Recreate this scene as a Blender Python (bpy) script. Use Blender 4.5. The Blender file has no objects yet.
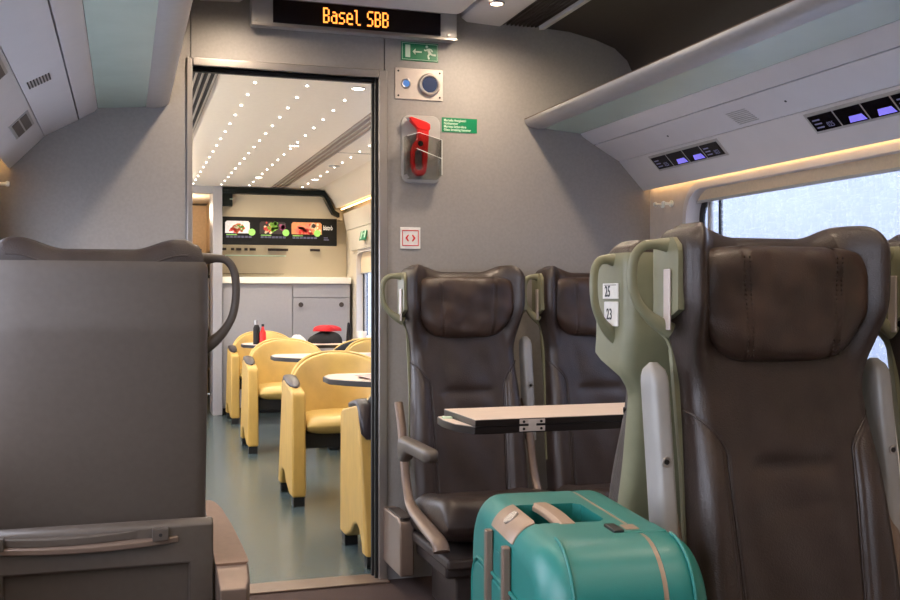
import bpy, bmesh, math, random
from mathutils import Vector, Matrix
random.seed(7)
C = bpy.context.scene.collection
PI = math.pi
rad = math.radians

# ------------------------------------------------------------------ materials
def lin(c):
    return tuple((x/12.92 if x <= .04045 else ((x+.055)/1.055)**2.4) for x in [v/255 for v in c]) + (1,)

def mat(name, col, rough=.5, metal=0, noise=0, nscale=40, bump=0, bscale=200, coat=0, col2=None,
        emit=None, estr=0, spec=.5, rnoise=0, stretch=None):
    m = bpy.data.materials.new(name); m.use_nodes = True
    nt = m.node_tree; b = nt.nodes['Principled BSDF']; L = nt.links
    c = lin(col)
    b.inputs['Base Color'].default_value = c
    b.inputs['Roughness'].default_value = rough
    b.inputs['Metallic'].default_value = metal
    b.inputs['Specular IOR Level'].default_value = spec
    b.inputs['Coat Weight'].default_value = coat
    b.inputs['Coat Roughness'].default_value = .25
    if emit:
        b.inputs['Emission Color'].default_value = lin(emit)
        b.inputs['Emission Strength'].default_value = estr
    tc = nt.nodes.new('ShaderNodeTexCoord'); co = tc.outputs['Object']
    if stretch:
        mp = nt.nodes.new('ShaderNodeMapping'); mp.inputs['Scale'].default_value = stretch
        L.new(co, mp.inputs['Vector']); co = mp.outputs['Vector']
    n = nt.nodes.new('ShaderNodeTexNoise'); n.inputs['Scale'].default_value = nscale
    n.inputs['Detail'].default_value = 6; L.new(co, n.inputs['Vector'])
    if noise or col2:
        mx = nt.nodes.new('ShaderNodeMix'); mx.data_type = 'RGBA'
        c2 = lin(col2) if col2 else tuple(max(0, v*(1-noise)) for v in c[:3]) + (1,)
        c1 = c if col2 else tuple(min(1, v*(1+noise)) for v in c[:3]) + (1,)
        mx.inputs[6].default_value = c1; mx.inputs[7].default_value = c2
        rp = nt.nodes.new('ShaderNodeMapRange'); rp.inputs[1].default_value = .35; rp.inputs[2].default_value = .65
        L.new(n.outputs['Fac'], rp.inputs[0]); L.new(rp.outputs[0], mx.inputs[0])
        L.new(mx.outputs[2], b.inputs['Base Color'])
    if rnoise:
        rr = nt.nodes.new('ShaderNodeMapRange'); rr.inputs[3].default_value = max(0, rough-rnoise); rr.inputs[4].default_value = rough+rnoise
        L.new(n.outputs['Fac'], rr.inputs[0]); L.new(rr.outputs[0], b.inputs['Roughness'])
    if bump:
        n2 = nt.nodes.new('ShaderNodeTexNoise'); n2.inputs['Scale'].default_value = bscale; n2.inputs['Detail'].default_value = 4
        L.new(co, n2.inputs['Vector'])
        bp = nt.nodes.new('ShaderNodeBump'); bp.inputs['Strength'].default_value = bump; bp.inputs['Distance'].default_value = .004
        L.new(n2.outputs['Fac'], bp.inputs['Height']); L.new(bp.outputs['Normal'], b.inputs['Normal'])
    return m

M = {}
M['bulkhead'] = mat('grey_laminate', (150,145,141), .48, noise=.04, nscale=90, bump=.05, bscale=300)
M['dark_gap'] = mat('panel_gap_black', (30,28,28), .8, noise=.1)
M['panel'] = mat('white_grey_panel', (214,211,212), .42, noise=.015, nscale=12, bump=.02)
M['ceil_white'] = mat('ceiling_lacquer', (205,200,198), .4, noise=.01)
M['ceil_shaded'] = mat('shaded_brown_ceiling', (52,43,38), .55, noise=.05)  # brown deepened to carry the shade of the unlit space above the racks
M['wall'] = mat('sidewall_beige', (196,186,176), .5, noise=.03)
M['alu'] = mat('anodised_aluminium', (176,170,166), .34, .75, noise=.04, nscale=6, rnoise=.06)
M['alu_matt'] = mat('matt_aluminium', (178,176,174), .42, .25, noise=.03)
M['rackglass'] = mat('frosted_green_glass', (182,200,184), .25, noise=.03, nscale=8, coat=.3)
M['rubber'] = mat('black_rubber', (22,21,21), .6, noise=.1)
M['black'] = mat('black_plastic', (14,14,15), .4, noise=.1)
M['leather'] = mat('brown_black_leather', (50,38,33), .42, noise=.16, nscale=14, bump=.35, bscale=300, coat=.2, rnoise=.1)
M['pillow'] = mat('worn_brown_leather', (48,36,31), .4, nscale=9, col2=(74,55,45), bump=.3, bscale=380, coat=.12, rnoise=.1)
M['shell'] = mat('grey_beige_seat_shell', (84,75,68), .45, noise=.04, nscale=60, bump=.04, bscale=500)
M['wing'] = mat('pale_green_grey_shell_side', (126,125,100), .4, noise=.03)
M['armgrey'] = mat('grey_armrest_plastic', (150,148,146), .32, noise=.03, nscale=20)
M['brownpad'] = mat('tan_brown_armrest_pad', (112,84,66), .5, noise=.05, nscale=60, bump=.1)
M['bronze'] = mat('bronze_lacquered_metal', (122,104,92), .36, .3, noise=.04)
M['seatbase'] = mat('dark_brown_seat_base', (58,48,44), .6, noise=.1)
M['carpet'] = mat('red_brown_carpet', (62,43,37), .9, noise=.2, nscale=160, bump=.3, bscale=600)
M['lino'] = mat('blue_grey_speckled_floor', (60,74,77), .24, nscale=120, col2=(84,98,99), rnoise=.06, coat=.1)
M['teal'] = mat('teal_polypropylene', (30,110,103), .40, noise=.06, nscale=5, bump=.05, bscale=500, rnoise=.04)
M['teal_dark'] = mat('deep_teal_recess', (24,100,96), .5, noise=.05)
M['beige'] = mat('beige_grey_plastic', (146,122,102), .4, noise=.04, nscale=20)
M['badge'] = mat('silver_badge', (200,190,182), .25, .7)
M['tabletop'] = mat('pale_wood_laminate', (226,206,190), .35, noise=.04, nscale=18, stretch=(1,12,1))
M['tableedge'] = mat('black_table_edge', (24,18,17), .35, noise=.1)
M['steel'] = mat('brushed_steel', (178,172,168), .32, .9, noise=.05, nscale=4, stretch=(1,1,60))
M['steelplate'] = mat('pale_steel_plate', (200,188,180), .4, .4, noise=.03)
M['blue'] = mat('dark_blue_button', (30,48,84), .3)
M['bluelit'] = mat('lit_blue_button', (70,120,190), .3, emit=(70,130,220), estr=.25)
M['green'] = mat('sign_green', (0,122,78), .4)
M['white'] = mat('sign_white', (235,240,235), .45)
M['lumi'] = mat('pale_sign_print', (205,228,205), .45)
M['red'] = mat('hammer_red', (214,30,28), .35)
M['yellow'] = mat('mustard_leather', (200,168,96), .42, noise=.07, nscale=9, bump=.15, bscale=300, coat=.1)
M['ochre'] = mat('ochre_armrest_panel', (188,152,78), .5, noise=.07, nscale=7, stretch=(3,3,1), bump=.05)
M['armcap'] = mat('dark_violet_black_pad', (46,38,42), .35)
M['black_leather'] = mat('black_leather', (20,17,16), .5, bump=.1)
M['cabinet'] = mat('light_grey_cabinet', (152,150,154), .4, noise=.02)
M['countertop'] = mat('white_countertop', (232,226,214), .3)
M['tan'] = mat('tan_gloss_panel', (206,193,166), .22, noise=.04, nscale=2)
M['tanwood'] = mat('ribbed_tan_wood', (206,176,136), .45, noise=.05)
M['cream'] = mat('cream_wall', (216,206,188), .35, noise=.02)
M['dceil'] = mat('dining_ceiling_cream', (226,218,204), .35, noise=.02)
M['menu'] = mat('menu_board_black', (20,19,18), .6, spec=.15)
M['darkgreen'] = mat('very_dark_green_frame', (12,18,15), .5, spec=.2)
M['mauve'] = mat('mauve_paper_placemat', (176,150,146), .8, noise=.04)
M['cloth_red'] = mat('red_cloth', (180,24,34), .8, noise=.1)
M['cloth_black'] = mat('black_cloth', (22,20,24), .8, noise=.1)
M['cloth_white'] = mat('white_paper', (228,226,222), .7, noise=.05)
M['blind'] = mat('beige_roller_blind', (222,200,168), .7, noise=.04, nscale=120)
M['led'] = mat('led_lamp', (255,255,255), .5, emit=(255,246,232), estr=14)
M['spot'] = mat('halogen_lens', (255,255,255), .5, emit=(255,226,190), estr=14)
M['cove'] = mat('cove_light_strip', (255,240,210), .5, emit=(255,206,140), estr=9)
M['orange'] = mat('orange_display_dots', (255,150,60), .5, emit=(255,150,62), estr=2.2)
M['screenoff'] = mat('black_glass_screen', (14,13,22), .12, noise=.1)
M['screenlit'] = mat('lilac_backlit_screen', (120,110,210), .3, emit=(118,108,215), estr=1.0)
M['screentext'] = mat('dim_screen_print', (110,110,140), .5, emit=(110,110,150), estr=.25)
M['platform'] = mat('pale_blue_concrete', (118,127,144), .9, noise=.05, nscale=3)

def glass(name, tint, scratch=False, fac=.12, refl=.06):
    m = bpy.data.materials.new(name); m.use_nodes = True
    nt = m.node_tree; nt.nodes.clear(); L = nt.links
    out = nt.nodes.new('ShaderNodeOutputMaterial')
    tr = nt.nodes.new('ShaderNodeBsdfTransparent'); tr.inputs[0].default_value = tint
    gl = nt.nodes.new('ShaderNodeBsdfGlossy'); gl.inputs['Roughness'].default_value = .05
    mx = nt.nodes.new('ShaderNodeMixShader'); mx.inputs[0].default_value = refl
    L.new(tr.outputs[0], mx.inputs[1]); L.new(gl.outputs[0], mx.inputs[2])
    last = mx
    if scratch:
        tc = nt.nodes.new('ShaderNodeTexCoord')
        df = nt.nodes.new('ShaderNodeBsdfTranslucent'); df.inputs[0].default_value = (.9,.92,.95,1)
        facs = []
        for k, (sx, sy) in enumerate(((16, 2), (3, 20), (14, 5))):
            mp = nt.nodes.new('ShaderNodeMapping'); mp.inputs['Scale'].default_value = (1, sx, sy)
            mp.inputs['Rotation'].default_value = (rad(25*k), 0, 0)
            L.new(tc.outputs['Object'], mp.inputs[0])
            v = nt.nodes.new('ShaderNodeTexNoise'); v.inputs['Scale'].default_value = 2.2; v.inputs['Detail'].default_value = 5
            v.inputs['Distortion'].default_value = .25
            L.new(mp.outputs[0], v.inputs['Vector'])
            s = nt.nodes.new('ShaderNodeMath'); s.operation = 'SUBTRACT'; s.inputs[1].default_value = .5; L.new(v.outputs['Fac'], s.inputs[0])
            a = nt.nodes.new('ShaderNodeMath'); a.operation = 'ABSOLUTE'; L.new(s.outputs[0], a.inputs[0])
            r = nt.nodes.new('ShaderNodeMapRange'); r.inputs[1].default_value = 0; r.inputs[2].default_value = .008
            r.inputs[3].default_value = .5; r.inputs[4].default_value = 0; L.new(a.outputs[0], r.inputs[0]); facs.append(r)
        ad = nt.nodes.new('ShaderNodeMath'); ad.operation = 'MAXIMUM'; L.new(facs[0].outputs[0], ad.inputs[0]); L.new(facs[1].outputs[0], ad.inputs[1])
        ad2 = nt.nodes.new('ShaderNodeMath'); ad2.operation = 'MAXIMUM'; L.new(ad.outputs[0], ad2.inputs[0]); L.new(facs[2].outputs[0], ad2.inputs[1])
        ad3 = nt.nodes.new('ShaderNodeMath'); ad3.operation = 'MAXIMUM'; ad3.inputs[1].default_value = fac; L.new(ad2.outputs[0], ad3.inputs[0])
        m2 = nt.nodes.new('ShaderNodeMixShader'); L.new(ad3.outputs[0], m2.inputs[0])
        L.new(mx.outputs[0], m2.inputs[1]); L.new(df.outputs[0], m2.inputs[2]); last = m2
    L.new(last.outputs[0], out.inputs[0])
    return m
M['window'] = glass('scratched_window_glass', (.96,.96,1,1), True)
M['clear'] = glass('clear_plastic', (.78,.78,.76,1), False, refl=.12)

# ------------------------------------------------------------------ mesh helpers
def sst(a, b, x):
    t = (x-a)/(b-a)
    t = 0 if t < 0 else 1 if t > 1 else t
    return t*t*(3-2*t)

class MB:
    def __init__(s): s.v = []; s.f = []
    def add(s, vs, fs):
        o = len(s.v); s.v += [tuple(v) for v in vs]; s.f += [tuple(i+o for i in f) for f in fs]; return s
    def box(s, x0, x1, y0, y1, z0, z1):
        return s.add([(x0,y0,z0),(x1,y0,z0),(x1,y1,z0),(x0,y1,z0),(x0,y0,z1),(x1,y0,z1),(x1,y1,z1),(x0,y1,z1)],
                     [(0,3,2,1),(4,5,6,7),(0,1,5,4),(1,2,6,5),(2,3,7,6),(3,0,4,7)])
    def prism(s, poly, a, b, axis='y'):
        # poly: 2-D outline; axis y -> (x,z), x -> (y,z), z -> (x,y)
        n = len(poly)
        def P(p, t):
            return {'y': (p[0], t, p[1]), 'x': (t, p[0], p[1]), 'z': (p[0], p[1], t)}[axis]
        vs = [P(p, a) for p in poly] + [P(p, b) for p in poly]
        fs = [tuple(range(n)), tuple(range(2*n-1, n-1, -1))] + [(i, (i+1) % n, n+(i+1) % n, n+i) for i in range(n)]
        return s.add(vs, fs)
    def loft(s, rings, caps=True, closed=True):
        n = len(rings[0]); vs = [p for r in rings for p in r]; fs = []
        for k in range(len(rings)-1):
            for i in range(n if closed else n-1):
                j = (i+1) % n
                fs.append((k*n+i, k*n+j, (k+1)*n+j, (k+1)*n+i))
        if caps:
            fs.append(tuple(range(n-1, -1, -1))); fs.append(tuple((len(rings)-1)*n+i for i in range(n)))
        return s.add(vs, fs)
    def tube(s, pts, r, n=12, flat=1.0, closed=False, up=(0,0,1)):
        pts = [Vector(p) for p in pts]; rings = []; N = len(pts)
        rr = r if isinstance(r, (list, tuple)) else [r]*N
        prev = None
        for i, p in enumerate(pts):
            a = pts[i-1] if i > 0 or closed else pts[i]
            b = pts[(i+1) % N] if i < N-1 or closed else pts[i]
            t = (b-a).normalized()
            if prev is None:
                u = Vector(up); 
                if abs(u.dot(t)) > .95: u = Vector((1,0,0))
            else: u = prev
            x = (u - t*u.dot(t)).normalized(); y = t.cross(x); prev = x
            rings.append([p + x*math.cos(2*PI*k/n)*rr[i] + y*math.sin(2*PI*k/n)*rr[i]*flat for k in range(n)])
        if closed: rings.append(rings[0]); return s.loft(rings, caps=False)
        return s.loft(rings)
    def cyl(s, p0, p1, r0, r1=None, n=24):
        return s.tube([p0, p1], [r0, r0 if r1 is None else r1], n)
    def grid(s, fn, nu, nv):
        vs = [fn(i/nu, j/nv) for j in range(nv+1) for i in range(nu+1)]
        fs = [(j*(nu+1)+i, j*(nu+1)+i+1, (j+1)*(nu+1)+i+1, (j+1)*(nu+1)+i) for j in range(nv) for i in range(nu)]
        return s.add(vs, fs)
    def build(s, name, m, parent=None, loc=None, bevel=0, seg=2, smooth=35, weld=False):
        me = bpy.data.meshes.new(name); bm = bmesh.new()
        vs = [bm.verts.new(v) for v in s.v]
        for f in s.f:
            try: bm.faces.new([vs[i] for i in f])
            except ValueError: pass
        if weld: bmesh.ops.remove_doubles(bm, verts=bm.verts, dist=1e-5)
        bmesh.ops.recalc_face_normals(bm, faces=bm.faces)
        bm.to_mesh(me); bm.free()
        for p in me.polygons: p.use_smooth = True
        me.set_sharp_from_angle(angle=rad(smooth))
        me.materials.append(M[m] if isinstance(m, str) else m)
        o = bpy.data.objects.new(name, me); C.objects.link(o)
        if parent: o.parent = parent
        if loc: o.location = loc
        if bevel:
            b = o.modifiers.new('bevel', 'BEVEL'); b.width = bevel; b.segments = seg; b.limit_method = 'ANGLE'
            b.angle_limit = rad(40); b.harden_normals = True
        return o

def bx(*a): return MB().box(*a)
def struct(o): o['kind'] = 'structure'; return o
def tag(o, label, cat, group=None):
    o['label'] = label; o['category'] = cat
    if group: o['group'] = group
    return o
def thing(name, label, cat, loc=(0,0,0), rz=0, group=None):
    o = bpy.data.objects.new(name, None); C.objects.link(o); o.empty_display_size = .1
    o.location = loc; o.rotation_euler = (0, 0, rz)
    return tag(o, label, cat, group)
def copy_tree(o, parent=None, skip=()):
    c = o.copy(); C.objects.link(c); c.parent = parent
    for ch in [x for x in list(bpy.data.objects) if x.parent == o]:
        if ch.name.split('.')[0] in skip: continue
        copy_tree(ch, c, skip)
    return c
def rrect(x0, x1, z0, z1, r, n=6):
    pts = []
    for cx, cz, a in ((x1-r, z1-r, 0), (x0+r, z1-r, 90), (x0+r, z0+r, 180), (x1-r, z0+r, 270)):
        for k in range(n+1):
            t = rad(a+90*k/n); pts.append((cx+r*math.cos(t), cz+r*math.sin(t)))
    return pts
def text(body, size, m, M4, parent=None, name='lettering', sx=1, ex=.0006, offset=0, align='LEFT', space=1):
    cu = bpy.data.curves.new('t', 'FONT'); cu.body = body; cu.size = size; cu.extrude = ex; cu.offset = offset
    cu.align_x = align; cu.space_character = space; cu.resolution_u = 3
    t = bpy.data.objects.new('t', cu); C.objects.link(t)
    me = bpy.data.meshes.new_from_object(t.evaluated_get(bpy.context.evaluated_depsgraph_get()))
    bpy.data.objects.remove(t); bpy.data.curves.remove(cu)
    me.transform(M4 @ Matrix.Diagonal((sx, 1, 1, 1)))
    me.materials.clear(); me.materials.append(M[m]); me.name = name
    o = bpy.data.objects.new(name, me); C.objects.link(o)
    if parent: o.parent = parent
    return o
def on_wall(x, y, z):   # text plane facing -Y (towards the camera side)
    return Matrix.Translation((x, y, z)) @ Matrix.Rotation(PI/2, 4, 'X')
def cut(o, cutter_mb):
    k = cutter_mb.build('k', 'black'); k.parent = o.parent; k.location = o.location
    b = o.modifiers.new('b', 'BOOLEAN'); b.object = k; b.operation = 'DIFFERENCE'; b.solver = 'EXACT'
    bpy.context.view_layer.update()
    me = bpy.data.meshes.new_from_object(o.evaluated_get(bpy.context.evaluated_depsgraph_get()))
    o.modifiers.clear(); o.data = me
    bpy.data.objects.remove(k)
    for p in me.polygons: p.use_smooth = True
    me.set_sharp_from_angle(angle=rad(30))
    return o

# ------------------------------------------------------------------ constants (metres; train runs along +Y)
XL, XR, XC = -.42, 2.16, .87
YB = 3.93           # front face of the end wall
YN = -2.2           # closed end behind the viewer
YD = 9.9            # serving bar wall of the dining car
DX0, DX1, DZ = .24, .962, 1.985
def mir(x): return 2*XC - x

# ------------------------------------------------------------------ setting: saloon
struct(bx(XL-.06, XR+.06, YN, YB, -.06, 0).build('floor', 'carpet'))
struct(bx(XL-.06, XR+.06, YB, YD+2.2, -.06, -.001).build('floor_dining', 'lino'))
# end wall: three panels with narrow dark joints, opening for the door
w = MB()
w.box(XL-.06, DX0-.004, YB, YB+.05, 0, 2.42)
w.box(DX1+.022, XR+.06, YB, YB+.05, 0, 2.42)
w.box(DX0, DX1+.018, YB, YB+.05, DZ, 2.42)
struct(w.build('wall_front', 'bulkhead'))
struct(MB().box(XL-.06, DX0-.002, YB+.05, YB+.07, 0, 2.42).box(DX1+.02, XR+.06, YB+.05, YB+.07, 0, 2.42).box(DX0-.002, DX1+.02, YB+.05, YB+.07, DZ, 2.42).build('wall_front_lining', 'dark_gap'))
# door frame
fr = MB()
fr.box(DX0-.018, DX0+.004, YB-.012, YB+.08, 0, DZ+.03)
fr.box(DX1-.004, DX1+.03, YB-.012, YB+.08, 0, DZ+.03)
fr.box(DX0+.004, DX1-.004, YB-.012, YB+.08, DZ, DZ+.03)
struct(fr.build('trim_1', 'alu', bevel=.004))
sl = MB()
sl.box(DX1-.016, DX1-.004, YB+.005, YB+.022, 0, DZ); sl.box(DX1-.020, DX1-.004, YB+.045, YB+.065, 0, DZ)
sl.box(DX0+.004, DX1-.004, YB+.02, YB+.045, DZ-.016, DZ)
struct(sl.build('trim_2', 'rubber', bevel=.003))
struct(bx(DX0-.02, DX1+.03, YB-.05, YB+.08, 0, .008).build('trim_4', 'bronze', bevel=.003))

# side walls with rounded window openings
def wall_bays(name, X, dx, y0, y1, z0, z1, wins, m):
    """wall plane at X (dx = outward thickness) from y0 to y1 with rounded-rect windows (ya,yb,za,zb)."""
    mb = MB(); edges = [y0]
    for a, b, _, _ in wins: edges += [a-.12, b+.12]
    edges.append(y1)
    for k in range(0, len(edges), 2):
        if edges[k+1]-edges[k] > .001: mb.box(min(X, X+dx), max(X, X+dx), edges[k], edges[k+1], z0, z1)
    for a, b, za, zb in wins:
        inner = rrect(a, b, za, zb, .11, 8); A, B = a-.12, b+.12
        cy, cz = (a+b)/2, (za+zb)/2; outer = []
        for p in inner:
            dy, dz = p[0]-cy, p[1]-cz
            t = min(((B-cy)/abs(dy)) if dy else 9e9, ((z1-cz)/dz if dz > 0 else (cz-z0)/-dz) if dz else 9e9)
            outer.append((cy+dy*t, cz+dz*t))
        # snap nearest points to the corners
        for c in ((A, z0), (A, z1), (B, z0), (B, z1)):
            i = min(range(len(outer)), key=lambda q: (outer[q][0]-c[0])**2+(outer[q][1]-c[1])**2); outer[i] = c
        n = len(inner)
        for off in (0, dx):
            vs = [(X+off, p[0], p[1]) for p in inner]+[(X+off, p[0], p[1]) for p in outer]
            mb.add(vs, [(i, (i+1) % n, n+(i+1) % n, n+i) for i in range(n)])
        vs = [(X, p[0], p[1]) for p in inner]+[(X+dx, p[0], p[1]) for p in inner]
        mb.add(vs, [(i, (i+1) % n, n+(i+1) % n, n+i) for i in range(n)])
        mb.add([(X, A, z1), (X, B, z1), (X+dx, B, z1), (X+dx, A, z1)], [(0,1,2,3)])
    return struct(mb.build(name, m, smooth=30))
WR = [(-1.75, -.2, .78, 1.55), (.02, 1.55, .78, 1.55), (1.80, 3.62, .78, 1.55)]
wall_bays('wall_right', XR, .07, YN, YB, 0, 2.42, WR, 'wall')
wall_bays('wall_left', XL, -.07, YN, YB, 0, 2.42, WR, 'wall')
struct(bx(XL-.06, XR+.06, YN-.06, YN, 0, 2.42).build('wall_back', 'bulkhead'))
struct(bx(XL-.08, XR+.08, YN, YB+.05, 2.36, 2.42).build('ceiling_shell', 'ceil_shaded'))

def window(n, X, sgn, win, blind=.05):
    ya, yb, za, zb = win
    o = rrect(ya-.022, yb+.022, za-.022, zb+.022, .125, 8); i = rrect(ya+.004, yb-.004, za+.004, zb-.004, .11, 8); k = len(o)
    mb = MB()
    for x0, x1, a, b in ((X-sgn*.012, X-sgn*.012, o, i), (X-sgn*.012, X+sgn*.01, o, o), (X-sgn*.012, X+sgn*.06, i, i)):
        vs = [(x0, p[0], p[1]) for p in a]+[(x1, p[0], p[1]) for p in b]
        mb.add(vs, [(q, (q+1) % k, k+(q+1) % k, k+q) for q in range(k)])
    r = struct(mb.build('window_%d' % n, 'ceil_white', smooth=40))
    # seal, pane, blind and slim mullion are its children
    o2 = rrect(ya-.01, yb+.01, za-.01, zb+.01, .115, 8); i2 = rrect(ya+.03, yb-.03, za+.03, zb-.03, .09, 8)
    mb = MB(); vs = [(X+sgn*.05, p[0], p[1]) for p in o2]+[(X+sgn*.05, p[0], p[1]) for p in i2]+[(X+sgn*.062, p[0], p[1]) for p in i2]
    mb.add(vs, [(q, (q+1) % k, k+(q+1) % k, k+q) for q in range(k)]+[(k+q, k+(q+1) % k, 2*k+(q+1) % k, 2*k+q) for q in range(k)])
    mb.build('window_seal', 'rubber', r, smooth=40)
    mb = MB(); mb.box(min(X+sgn*.052, X+sgn*.066), max(X+sgn*.052, X+sgn*.066), yb-.085, yb-.06, za, zb)
    mb.build('window_channel', 'alu_matt', r, bevel=.003)
    mb = MB(); mb.box(min(X+sgn*.055, X+sgn*.066), max(X+sgn*.055, X+sgn*.066), yb-.15, yb-.135, za, zb)
    mb.build('window_mullion', 'rubber', r, bevel=.002)
    a, b = sorted((X+sgn*.056, X+sgn*.060))
    bx(a, b, ya-.01, yb+.01, za-.01, zb+.01).build('window_pane', 'window', r)
    if blind:
        mb = MB(); x = X+sgn*.03
        mb.box(x-.002, x+.002, ya+.006, yb-.006, zb-blind, zb-.002); mb.build('roller_blind', 'blind', r)
        mb = MB(); mb.tube([(x, ya+.012, zb-blind), (x, yb-.012, zb-blind)], .006, 10); mb.build('blind_bar', 'alu_matt', r)
    return r
n = 1
for wdw, br, bl in zip(WR, (.75, .72, .05), (.45, .05, .05)):  # unseen rear blinds drawn down to cut daylight on the left side
    window(n, XR, 1, wdw, br); window(n+1, XL, -1, wdw, bl); n += 2

# side panels above the windows, mirrored
def side_panels(sd, side):
    f = (lambda x: x) if sd > 0 else mir
    y0, y1 = YN, YB-.002
    # lower reading light panel (closed prism) and upper fascia
    pr = [(f(2.012), 1.6955), (f(2.126), 1.576), (f(2.131), 1.578), (f(2.131), 1.612), (f(2.158), 1.612), (f(2.158), 1.75), (f(2.03), 1.72)]
    struct(MB().prism(pr, y0, y1).build('trim_panel_%s' % side, 'panel', smooth=20))
    pr = [(f(1.897), 1.7605), (f(2.0105), 1.6975), (f(2.03), 1.72), (f(1.92), 1.79)]
    struct(MB().prism(pr, y0, y1).build('trim_fascia_%s' % side, 'panel', bevel=.0015, smooth=20))
    pr = [(f(1.832), 1.806), (f(1.842), 1.794), (f(1.893), 1.7635), (f(1.91), 1.79), (f(1.86), 1.82), (f(1.838), 1.817)]
    struct(MB().prism(pr, y0, y1).build('trim_rail_%s' % side, 'panel', smooth=50))
    # luggage rack: aluminium lip + glass shelf
    r = thing('luggage_rack', 'long overhead rack with %s glass shelf and aluminium lip along the %s side' % (('pale bluish', 'right window') if sd > 0 else ('dull green', 'left window')), 'luggage rack', (f(1.7), 1.0, 1.83))
    lip = [(1.578, 1.852), (1.581, 1.840), (1.592, 1.829), (1.61, 1.822), (1.64, 1.818), (1.662, 1.820), (1.662, 1.830), (1.64, 1.836), (1.60, 1.852), (1.585, 1.858)]
    MB().prism([(f(x)-f(1.7), z-1.83) for x, z in lip], y0-1+.001, y1-1).build('rack_lip', 'alu_matt', r, smooth=60)
    tr = [(1.577, 1.8565), (1.586, 1.860), (1.588, 1.857), (1.580, 1.852)]
    MB().prism([(f(x)-f(1.7), z-1.83) for x, z in tr], y0-1+.001, y1-1).build('rack_edge_strip', 'bronze', r)
    gl = [(1.662, 1.821), (1.75, 1.8135), (1.831, 1.807), (1.831, 1.815), (1.75, 1.8215), (1.662, 1.829)]
    MB().prism([(f(x)-f(1.7), z-1.83) for x, z in gl], y0-1+.002, y1-1).build('rack_glass', 'rackglass', r, smooth=60)
    # cavity back above the rack + curved dark ceiling side
    pr = [(f(x), z) for x, z in [(1.668, 2.238), (1.78, 2.232), (1.90, 2.208), (1.99, 2.178), (2.05, 2.13), (2.085, 2.06), (2.10, 1.95), (2.105, 1.80), (2.15, 1.80), (2.15, 2.35), (1.668, 2.35)]]
    struct(MB().prism(pr, y0, y1).build('ceiling_cove_%s' % side, 'ceil_shaded', smooth=60))
    # cove lamp strip over the window
    a, b = sorted((f(2.1315), f(2.1365)))
    tag(bx(a, b, y0+.05, y1-.02, 1.592, 1.606).build('cove_lamp', 'cove'), 'warm light strip hidden above the %s window' % side, 'lamp')
side_panels(1, 'right'); side_panels(-1, 'left')

# ceiling middle: raised spot panels, slot vents, hanging centre slab
def prismY(poly, y0, y1, name, m, **k): return struct(MB().prism(poly, y0, y1).build(name, m, **k))
for f, side in ((lambda x: x, 'right'), (mir, 'left')):
    prismY([(f(1.30), 2.252), (f(1.325), 2.236), (f(1.47), 2.229), (f(1.47), 2.30), (f(1.30), 2.30)], YN, YB-.002, 'ceiling_panel_%s' % side, 'ceil_white', bevel=.003)
    prismY([(f(1.25), 2.30), (f(1.30), 2.30), (f(1.30), 2.36), (f(1.25), 2.36)], YN, YB-.002, 'ceiling_groove_%s' % side, 'ceil_shaded')
    prismY([(f(1.47), 2.27), (f(1.645), 2.27), (f(1.645), 2.35), (f(1.47), 2.35)], YN, YB-.002, 'ceiling_duct_%s' % side, 'dark_gap')
    prismY([(f(1.642), 2.228), (f(1.668), 2.232), (f(1.668), 2.30), (f(1.642), 2.30)], YN, YB-.002, 'ceiling_rim_%s' % side, 'ceil_white', bevel=.002)
    mb = MB()
    for k in range(9):
        x = f(1.482+k*.018); mb.box(x-.0030, x+.0030, YN+.01, YB-.004, 2.236, 2.262)
    tag(mb.build('ceiling_vent', 'seatbase'), 'long slotted air vent in the saloon ceiling on the %s' % side, 'vent')
prismY(rrect(.49, 1.25, 2.198, 2.36, .05, 6), YN, 3.70, 'ceiling', 'ceil_white', smooth=50)
bxs = bx(.60, .66, 3.60, 3.66, 2.192, 2.1985); tag(bxs.build('ceiling_slot', 'black'), 'small dark slot under the centre ceiling slab', 'vent')
# halogen spots
first = None
for k, y in enumerate((3.63, 2.63, 1.63, .63, -.37)):
    for x, sd in ((1.345, 'right'), (mir(1.345), 'left')):
        lab = ('lit round spotlight in the %s ceiling panel beside the end wall' % sd) if k == 0 else ('lit round spotlight further along the %s ceiling panel' % sd)
        if first is None:
            t = thing('ceiling_spotlight', lab, 'ceiling lamp', (x, y, 2.232), 0, 'saloon ceiling spotlights')
            MB().tube([(math.cos(a)*.027, math.sin(a)*.027, 0) for a in [2*PI*q/28 for q in range(28)]], .004, 8, closed=True).build('lamp_ring', 'alu', t)
            MB().cyl((0,0,-.003), (0,0,.012), .022).build('lamp_lens', 'spot', t); first = t
        else:
            t = copy_tree(first); t.location = (x, y, 2.232); t['label'] = lab
        l = bpy.data.lights.new('spot', 'SPOT'); l.energy = 34 if k == 0 else 22; l.color = (1, .80, .60); l.spot_size = rad(172); l.spot_blend = 1; l.shadow_soft_size = .04
        lo = bpy.data.objects.new('spotlight_beam', l); C.objects.link(lo); lo.location = (x, y, 2.215)
        lo.name = 'lamp_light'

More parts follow.
